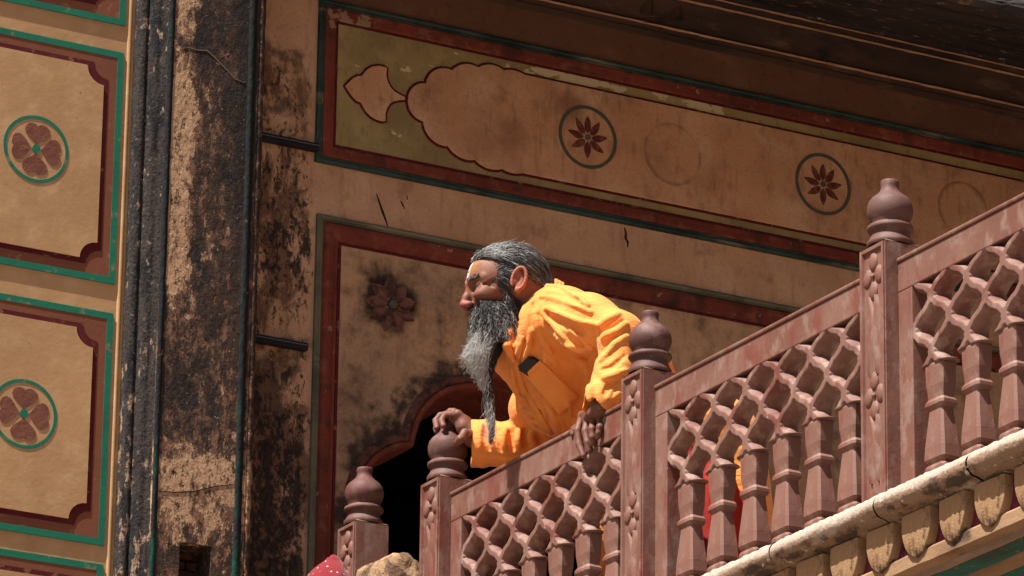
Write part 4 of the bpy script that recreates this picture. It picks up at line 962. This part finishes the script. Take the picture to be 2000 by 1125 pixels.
# broad soft wrinkling everywhere
_, (X, Y, Z) = K.sub((-9,)*3, (9,)*3)
near = np.abs(K.d) < .02
ii = np.argwhere(near); pp = ii*K.h+K.lo
dA = rt*.42-up*.90; dB = rt*.90+up*.42; qa, qb, qc = [pp@np.array(v_) for v_ in (dA, dB, fw)]
w1 = vnoise(qa*9+90, qb*15+90, qc*9+90, G1); w2 = vnoise(qa*8+90+w1, qb*24+90+.6*w1, qc*8+90, G2); w3 = vnoise(qa*24+90+w2, qb*80+90, qc*24+90, G3)
dd = (.0026*w1-.0024*(np.abs(w2)**.75*2-.9))
low = pp[:, 2] < .62            # hanging skirt: vertical folds
ang = np.arctan2(pp[:, 1]+1.27, pp[:, 0]-.43); dd = np.where(low, dd+.010*np.sin(ang*15+2.2*w1)*np.clip((.64-pp[:, 2])/.2, 0, 1), dd)
K.d[near] += dd.astype(np.float32)
# hollow the cuffs, neck opening and hem
K.cap(cR+np.array([0, 0, 0])-np.array(rt)*.02, cR+np.array(rt)*.035, .050, .044, .004, 's')
K.cap(cL+np.array([0, 0, -.02]), cL+np.array([0, 0, .02]), .031, .028, .004, 's')
K.cap(H(.02, 0, -.06), nb+np.array([-.01, 0, -.005]), .064, .060, .008, 's'); K.cap(H(-.01, 0, -.02), nb, .056, .060, .006, 's')
for (x_, y_, r_) in ((1008, 572, .022), (1008, 592, .022), (1005, 612, .021), (1002, 632, .018), (1001, 650, .014)):
    q_ = hit(x_, y_)
    if q_ is not None: K.ell(q_+np.array(fw)*.010, (r_,)*3, None, .006, 's')
K.cap(P(985, 590, -1.27), P(1000, 655, -1.27), .030, .020, .010, 's'); K.cap(P(1002, 575, -1.30), P(1006, 640, -1.30), .030, .016, .010, 's')
zz = (K.lo[2]+np.arange(K.n[2])*K.h)[None, None, :]; K.d[:] = np.maximum(K.d, (.30-zz).astype(np.float32))
km = K.mesh('shirt')
M['orange'] = material('orange_cotton', (.84, .305, .065), [
    dict(s=5, lo=.35, hi=.7, col=(.68, .18, .018), amt=.6), dict(s=500, st=(1, 1, .12), d=2, lo=.35, hi=.65, col=(.80, .28, .05), amt=.28), dict(s=40, off=4, d=6, lo=.55, hi=.75, col=(.62, .15, .014), amt=.3)],
    rough=.75, spec=.3, sheen=.12, bump=((26, (.45, .45, 1.3), 4, .55), (60, (.5, .5, 1.2), 3, .14), (900, (1, 1, 1), 2, .06)))
def translucent(m, col, f):
    t = m.node_tree; p = t.nodes['Principled BSDF']; o = [n for n in t.nodes if n.bl_idname == 'ShaderNodeOutputMaterial'][0]
    tr = N(t, 'ShaderNodeBsdfTranslucent'); tr.inputs[0].default_value = (*col, 1); mx = N(t, 'ShaderNodeMixShader'); mx.inputs[0].default_value = f
    t.links.new(p.outputs[0], mx.inputs[1]); t.links.new(tr.outputs[0], mx.inputs[2]); t.links.new(mx.outputs[0], o.inputs[0])
shirt = link('shirt', km, M['orange'], None, True); AP(shirt)
bvh = BVHTree.FromPolygons([v.co.copy() for v in km.vertices], [tuple(p_.vertices) for p_ in km.polygons])
def onto(x, y, off=0.0):
    d = ray(x, y).normalized(); r = bvh.ray_cast(CAM, d)
    return (r[0]-d*off) if r[0] is not None else None
def patch(name, quad, nu, nv_, off, mat, thick=.002, parent=None):
    """sewn-on piece of cloth lying on the shirt; quad = four photograph corners"""
    q = [Vector(p_) for p_ in quad]; g_ = []
    for i in range(nu+1):
        for j in range(nv_+1):
            u, v = i/nu, j/nv_; p_ = (q[0]*(1-u)+q[1]*u)*(1-v)+(q[3]*(1-u)+q[2]*u)*v
            g_.append(onto(p_.x, p_.y, off))
    if any(x is None for x in g_): 
        ok = [x for x in g_ if x is not None]; g_ = [x if x is not None else ok[0] for x in g_]
    # relax
    W_ = nv_+1
    for it in range(6):
        ng = [x.copy() for x in g_]
        for i in range(1, nu):
            for j in range(1, nv_): ng[i*W_+j] = (g_[(i-1)*W_+j]+g_[(i+1)*W_+j]+g_[i*W_+j-1]+g_[i*W_+j+1])/4
        g_ = ng
    f = [(i*W_+j, i*W_+j+1, (i+1)*W_+j+1, (i+1)*W_+j) for i in range(nu) for j in range(nv_)]
    me = mesh(name, g_, f); o = link(name, me, mat, None, True)
    md = o.modifiers.new('s', 'SOLIDIFY'); md.thickness = thick; md.offset = 0; AP(o); return o
patch('pocket', [(1023, 733), (1054, 704), (1131, 776), (1094, 812)], 14, 14, .0095, M['orange'])
patch('pocket_hem', [(1023, 733), (1054, 704), (1060, 710), (1029, 739)], 14, 3, .0112, M['orange'], .002)
# collar, placket
def strip(name, pl, wd, off, mat, thick=.003, n=6):
    """band of cloth along a photographed line"""
    pts = []
    for (a, b) in zip(pl[:-1], pl[1:]):
        for i in range(n): pts.append(Vector(a).lerp(Vector(b), i/n))
    pts.append(Vector(pl[-1])); g_ = []
    for i, p_ in enumerate(pts):
        t_ = (pts[min(i+1, len(pts)-1)]-pts[max(i-1, 0)]).normalized(); nn = Vector((-t_.y, t_.x)); row = []
        for s_ in (-.5, 0, .5): row.append(onto(*(p_+nn*wd*s_), off))
        if any(x is None for x in row): continue
        g_.append(row)
    v = [x for r in g_ for x in r]; f = [(3*i+k, 3*i+k+1, 3*i+k+4, 3*i+k+3) for i in range(len(g_)-1) for k in (0, 1)]
    if not f: return
    o = link(name, mesh(name, v, f), mat, None, True); md = o.modifiers.new('s', 'SOLIDIFY'); md.thickness = thick; md.offset = 0; AP(o)
strip('placket', [(1020, 655), (1012, 690), (1008, 715), (1020, 760), (1045, 800), (1075, 850)], 12, .003, M['orange'])
0 and strip('shoulder_seam', [(1042, 572), (1047, 592), (1054, 606), (1066, 590), (1078, 574)], 2.2, .001, M['orange'], .0025)
# stand-up collar round the neck
S = SDF((-.05, -1.42, .78), (.30, -1.02, 1.08), .0025)
cax = (Vector(nb)-HO).normalized(); ce = Vector(nb)+cax*.014
e1 = Vector((-.3, -1, .1)); e1 = (e1-cax*e1.dot(cax)).normalized(); e2 = cax.cross(e1)
ring = []
for i in range(26):
    a = math.radians(-70+i*330/25)
    ring.append(ce+e1*(.073*math.cos(a))+e2*(.073*math.sin(a)))
for i in range(25):
    for lv in (0, 1, 2):
        o_ = -cax*(.009*lv); S.cap(ring[i]+o_*(1), ring[i+1]+o_*(1), .0036, .0036, .004)
AP(link('collar', S.mesh('collar'), M['orange'], None, True))
# open flap of the collar below the beard with the red thread
flap = SDF((-.08, -1.42, .74), (.20, -1.0, 1.0), .0025)
fl = [P(1003, 632, -1.245), P(994, 650, -1.25), P(1000, 664, -1.25), P(990, 676, -1.25), P(996, 690, -1.25), P(1003, 704, -1.25)]
flap.chain(fl, [.006, .010, .007, .010, .008, .006], .006)
for p_ in fl[1:5]: flap.ell(p_+np.array([.01, .01, 0]), (.014, .008, .010), None, .006)
AP(link('collar_flap', flap.mesh('collar_flap'), M['orange'], None, True))
M['redcloth'] = material('red_cotton', (.32, .013, .005), [dict(s=14, st=(1, 1, .2), lo=.4, hi=.6, col=(.17, .006, .004))], rough=.85, bump=((60, (1, 1, .3), 5, .3),))
rdt = SDF((-.08, -1.42, .74), (.20, -1.0, 1.0), .0025); rdt.cap(P(1010, 655, -1.22), P(1006, 690, -1.225), .008, .006, .004)
AP(link('neck_thread', rdt.mesh('neck_thread'), M['redcloth'], None, True))
# lower garment
D = SDF((.10, -1.60, .0), (.85, -.95, .66), .005)
D.ell((.48, -1.28, .48), (.19, .17, .20), None, .02)
D.chain([(.46, -1.36, .45), (.44, -1.38, .25), (.46, -1.38, .08)], [.12, .11, .10], .04); D.chain([(.50, -1.20, .45), (.52, -1.17, .25), (.54, -1.17, .08)], [.12, .11, .10], .04)
D.cap((.33, -1.30, .45), (.33, -1.30, .10), .07, .08, .03)
_, (X, Y, Z) = D.sub((-9,)*3, (9,)*3); a_ = np.arctan2(Y+1.28, X-.48)
D.d += (.008*np.sin(a_*22+3*vnoise(X*8+50, Y*8+50, Z*5+50, G1))).astype(np.float32); D.d[:] = np.maximum(D.d, (.05-Z))
AP(link('dhoti', D.mesh('dhoti'), M['redcloth'], None, True))
FTS = []
for (fx, fy) in ((.45, -1.38), (.53, -1.17)):
    Ft = SDF((.15, fy-.12, -.01), (.75, fy+.12, .20), .005)
    Ft.cap((fx, fy, .16), (fx, fy, .06), .040, .036, .01); Ft.cap((fx+.03, fy, .035), (fx-.12, fy, .022), .034, .022, .02)
    for q in range(5): Ft.cap((fx-.12, fy-.03+.015*q, .018), (fx-.165+.006*abs(q-1), fy-.034+.017*q, .012), .012, .009, .006)
    FTS.append(Ft)
sk2 = material('skin_feet', (.2, .085, .055), rough=.6)
for Ft in FTS: AP(link('foot', Ft.mesh('foot'), sk2, None, True))


# ------------------------------------------------------------------ hair
def strands(name, curves, r0, r1, mat, sides=3, parent=None):
    """curves: list of (k, 3) arrays -> one mesh of thin tapering tubes"""
    V, F = [], []; base = 0
    for c_ in curves:
        k = len(c_); t_ = np.gradient(c_, axis=0); t_ /= np.linalg.norm(t_, axis=1)[:, None]+1e-9
        ref = np.array([.31, .52, .79]); a = np.cross(t_, ref); a /= np.linalg.norm(a, axis=1)[:, None]+1e-9; b = np.cross(t_, a)
        rr = (r0+(r1-r0)*np.linspace(0, 1, k))[:, None]
        for s_ in range(sides):
            g_ = 2*math.pi*s_/sides; V.append(c_+rr*(a*math.cos(g_)+b*math.sin(g_)))
        i = np.arange(k-1)
        for s_ in range(sides):
            n_ = (s_+1) % sides
            F.append(np.stack([base+s_*k+i, base+n_*k+i, base+n_*k+i+1, base+s_*k+i+1], 1))
        base += sides*k
    V = np.concatenate(V); F = np.concatenate(F)
    me = bpy.data.meshes.new(name); me.vertices.add(len(V)); me.vertices.foreach_set('co', V.astype(np.float32).ravel())
    me.loops.add(F.size); me.loops.foreach_set('vertex_index', F.astype(np.int32).ravel()); me.polygons.add(len(F))
    me.polygons.foreach_set('loop_start', np.arange(0, F.size, 4, dtype=np.int32)); me.polygons.foreach_set('loop_total', np.full(len(F), 4, np.int32)); me.update(calc_edges=True)
    o = link(name, me, mat, None, True); AP(o); return o
def hairmat(name, col, rough=.45, spec=.5):
    m = material(name, col, [dict(s=90, lo=.4, hi=.6, col=tuple(c*.6 for c in col), amt=.5)], rough=rough, spec=spec); return m
M['hw'] = hairmat('white_hair', (.55, .53, .50)); M['hg'] = hairmat('grey_hair', (.15, .145, .145)); M['hd'] = hairmat('dark_hair', (.022, .020, .022), .4)
EC = np.array([.006, 0, .028]); ER = np.array([.099, .0765, .0825])
def scalp_strand(y0, u, length, lift, jit, wave):
    """start on the scalp, comb backward along it"""
    # start angle u: 0 at front hairline, 1 at crown
    yy = y0*ER[1]; k_ = math.sqrt(max(0, 1-y0*y0)); a0 = math.radians(28+u*85)+abs(y0)**3*.55   # angle from front
    p_ = np.array([EC[0]+ER[0]*k_*math.cos(a0), yy, EC[2]+ER[2]*k_*math.sin(a0)])
    out = []; st_ = .0065; nst = int(length/st_); dirv = np.array([-1.0, rng.normal(0, .10)+y0*.10, -.22+rng.normal(0, .07)-.35*abs(y0)])
    ph = rng.uniform(0, 6.28); am = wave
    for i in range(nst):
        q = (p_-EC)/ER; n_ = q/ER; n_ /= np.linalg.norm(n_)
        rad = np.linalg.norm(q)
        hug = p_[0] > -.062 or p_[2] > .03
        d_ = dirv.copy()
        if not hug: d_ = np.array([-.55, d_[1]*.5, -1.0])
        d_ = d_-n_*d_.dot(n_)*(1 if rad < 1.10 else .0); d_ /= np.linalg.norm(d_)
        p_ = p_+d_*st_
        q = (p_-EC)/ER; rad = np.linalg.norm(q); tgt = 1.0+lift+.02*math.sin(i*.5+ph)*am
        if rad < tgt or hug: p_ = EC+(q/rad*tgt)*ER
        out.append(p_+rng.normal(0, jit, 3)+np.array([0, math.sin(i*.55+ph)*.0010*am, math.cos(i*.5+ph)*.0008*am]))
    return np.array([H(*v) for v in out])
groups = {'hw': [], 'hg': [], 'hd': []}
for i in range(8500):
    y0 = rng.uniform(-.93, .97); u = rng.uniform(0, 1)**1.3
    side = abs(y0)
    c_ = scalp_strand(y0, u*.95, rng.uniform(.10, .19)*(1-.15*side), rng.uniform(.0, .085), .0004, rng.uniform(.3, 1.6))
    if len(c_) < 4: continue
    f_ = rng.random(); key = 'hw' if f_ < .10-.06*(u > .5) else ('hg' if f_ < .42 else 'hd'); groups[key].append(c_)
# stray hairs standing off the crown and nape
for i in range(130):
    c_ = scalp_strand(rng.uniform(-.8, .9), rng.uniform(0, .95), rng.uniform(.03, .08), rng.uniform(.07, .12), .0006, 2.0)
    if len(c_) > 4:
        k_ = np.linspace(0, 1, len(c_))[:, None]; groups['hg' if i % 3 else 'hw'].append(c_+k_**2*np.array([rng.normal(.004, .006), rng.normal(0, .006), rng.uniform(.002, .012)]))
# curly temple hair and sideburn
for i in range(700):
    s_ = 1 if i % 4 else -1
    a_ = np.array([rng.uniform(.012, .062), 0, 0]); a_[2] = rng.uniform(-.005, .055)-.35*max(0, a_[0]-.03)
    q = ((a_[0]-EC[0])/ER[0])**2+((a_[2]-EC[2])/ER[2])**2
    if q > .95: continue
    a_[1] = s_*ER[1]*math.sqrt(1-q)*1.0; out = []; ph = rng.uniform(0, 6.28); d_ = np.array([-.85, .12*s_, rng.uniform(-.9, .1)])
    for j in range(14):
        a_ = a_+d_*.0024+np.array([math.cos(j*.8+ph), s_*.2*abs(math.sin(j*.7)), math.sin(j*.8+ph)])*.0007; out.append(H(*a_))
    groups['hw' if rng.random() < (.16 if a_[2] > .02 else .05) else 'hd'].append(np.array(out))
# eyebrows
for s_ in (1, -1):
    for i in range(170):
        u = rng.random(); b0 = np.array([.1115-.024*u, s_*(.012+.041*u), .0205+rng.normal(0, .0022)]); d_ = np.array([-.2, s_*.8, .25])
        groups['hd' if rng.random() < .8 else 'hw'].append(np.array([H(*(b0+d_*.0022*j+np.array([.0009*math.sin(j), 0, 0]))) for j in range(5)]))
for k_, nm in (('hw', 'white_hair'), ('hg', 'grey_hair'), ('hd', 'dark_hair')): strands(nm, groups[k_], .00036, .00024, M[k_])
# beard: short dark growth on the jaw, then a long tapering beard down the middle
bs = {'hw': [], 'hg': [], 'hd': []}
BY = -1.20
axis_pts = [(962, 632), (955, 665), (946, 700), (947, 735), (951, 770), (957, 805), (960, 840), (957, 868)]
AXP = np.array([P(x, y, BY) for x, y in axis_pts])
def axis(t): 
    t = np.clip(t, 0, 1)*(len(AXP)-1); i = int(min(t, len(AXP)-2)); return AXP[i]*(1-(t-i))+AXP[i+1]*(t-i)
hw_px = [38, 36, 28, 13, 8, 5, 4, 2]       # half widths in photograph pixels
def halfw(t):
    t = np.clip(t, 0, 1)*(len(hw_px)-1); i = int(min(t, len(hw_px)-2)); return (hw_px[i]*(1-(t-i))+hw_px[i+1]*(t-i))/833
rx = np.array(rt); vy = np.array([-.48, -.877, 0])
def beard_strand(key, s0, s1, e0, t0, t1, curl, fly=0.0):
    """s: place across the beard (-1 left edge of the picture, 1 right), e: toward the camera"""
    n = max(10, int((t1-t0)*52)); ph = rng.uniform(0, 6.28); fq = rng.uniform(.5, 1.1); out = []; dr = rng.normal(0, 1, 3); w_ = np.zeros(3)
    for j in range(n):
        u = j/(n-1); t = t0+(t1-t0)*u; s_ = s0+(s1-s0)*u; hw = halfw(t)
        w_ = w_*.93+rng.normal(0, .0009*curl, 3)
        p_ = axis(t)+rx*s_*hw+vy*e0*hw*.7*math.sqrt(max(0, 1-min(1, s_*s_)))
        c_ = curl*.0020*(.5+u)
        p_ = p_+rx*math.cos(j*fq+ph)*c_+vy*math.sin(j*fq+ph)*c_+np.array([0, 0, math.sin(j*fq*1.3+ph)*c_])+w_+dr*fly*u*u
        out.append(p_)
    bs[key].append(np.array(out))
for i in range(1900):      # dark core on the right side
    beard_strand('hd', rng.uniform(.0, 1.05), rng.uniform(-.1, .9), rng.uniform(-.4, 1.4), rng.uniform(-.06, .2), rng.uniform(.30, .98)**1.25+.02, rng.uniform(.3, 1.1))
for i in range(950):      # frizzy white left side
    s_ = rng.uniform(-.95, -.15); beard_strand('hw', s_, rng.uniform(-1.25, -.2), rng.uniform(-.5, .95), rng.uniform(.06, .30), rng.uniform(.20, .44), rng.uniform(1.4, 4.4), .0055)
for i in range(1000):
    beard_strand('hw', rng.uniform(-.9, .55), rng.uniform(-.9, .1), rng.uniform(.9, 1.6), rng.uniform(.08, .36), rng.uniform(.34, .56), rng.uniform(1.0, 2.2), .003)
for i in range(230):
    beard_strand('hg', rng.uniform(-.8, .9), rng.uniform(-.9, .9), rng.uniform(.2, 1.2), rng.uniform(.2, .5), rng.uniform(.6, 1.0), rng.uniform(.6, 1.3), .0012)
for i in range(110):
    beard_strand('hw', rng.uniform(-.8, .9), rng.uniform(-.9, .9), rng.uniform(.6, 1.3), rng.uniform(.45, .7), rng.uniform(.8, 1.0), rng.uniform(1.4, 3.2), .004)
# growth on cheek, lip and jaw
for i in range(6500):
    s_ = 1 if rng.random() < .8 else -1
    lxx = rng.uniform(.000, .103); top_z = -.040-.010*math.sin(max(0, min(1, (lxx-.01)/.08))*math.pi)
    if lxx > .09: top_z = -.053
    if lxx < .02: top_z = -.005
    lzz = rng.uniform(-.115, top_z)
    wy = .053*math.sqrt(max(0, 1-((lxx-.046)/.064)**2))+.006
    if lxx > .085: wy = rng.uniform(0, .030)
    p_ = np.array([lxx, s_*(wy+.004), lzz]); d_ = np.array([.02+rng.normal(0, .22), s_*(.45+rng.normal(0, .2)), -1.0]); out = []; ph = rng.uniform(0, 6.28); n = int(rng.uniform(7, 17))
    cu = rng.uniform(.0008, .0030)
    for j in range(n):
        d_[1] *= .86; p_ = p_+d_*.0030+np.array([math.cos(j*1.0+ph), .4*math.sin(j*1.1+ph), math.sin(j*.9+ph)])*cu; out.append(H(*p_))
    wt = .08+.22*(lzz < -.065)
    bs['hw' if rng.random() < wt else 'hd'].append(np.array(out))
for k_, nm in (('hw', 'white_beard'), ('hg', 'grey_beard'), ('hd', 'dark_beard')): strands(nm, bs[k_], .00042, .00028, M[k_])
# dense inner mass so the beard is not see-through
S = SDF((-.2, -1.40, .55), (.16, -1.05, 1.0), .0028)
for i in range(2, 24): t0, t1 = i/24*.95, (i+1)/24*.95; S.cap(axis(t0)+rx*halfw(t0)*.22, axis(t1)+rx*halfw(t1)*.22, halfw(t0)*.38, halfw(t1)*.38, .006)
S.ell(H(.056, 0, -.090), (.030, .022, .022), HR.to_4x4(), .02)
AP(link('beard_core', S.mesh('beard_core'), material('beard_shadow', (.012, .011, .012), rough=1, spec=0), None, True))

# ------------------------------------------------------------------ phone standing in the pocket
du = (rt*.73+up*.68-fw*.85).normalized(); dv = (-rt*.66+up*.72-fw*.50); dv = (dv-du*dv.dot(du)).normalized(); dn = du.cross(dv).normalized()
if dn.dot(fw) > 0: dn = -dn
mouth = onto(1040, 715)+dn*.004
bm = bmesh.new(); bmesh.ops.create_cube(bm, size=1)
for v in bm.verts: v.co = Vector((v.co.x*.060, v.co.y*.105, v.co.z*.008))
bmesh.ops.bevel(bm, geom=[e for e in bm.edges if abs((e.verts[0].co-e.verts[1].co).z) > .005], offset=.007, segments=4, affect='EDGES'); bmesh.ops.bevel(bm, geom=bm.edges[:], offset=.0012, segments=2, affect='EDGES')
me = bpy.data.meshes.new('phone'); bm.to_mesh(me); bm.free()
M['phone'] = material('black_phone_plastic', (.012, .009, .010), rough=.35, spec=.35)
ph = link('phone', me, M['phone'], None, False); tag(ph, 'dark mobile phone sticking out of the orange chest pocket', 'phone')
mm = Matrix((du, dv, dn)).transposed().to_4x4(); ctr = mouth-dv*(.0525-.027); mm.translation = ctr; ph.matrix_world = mm
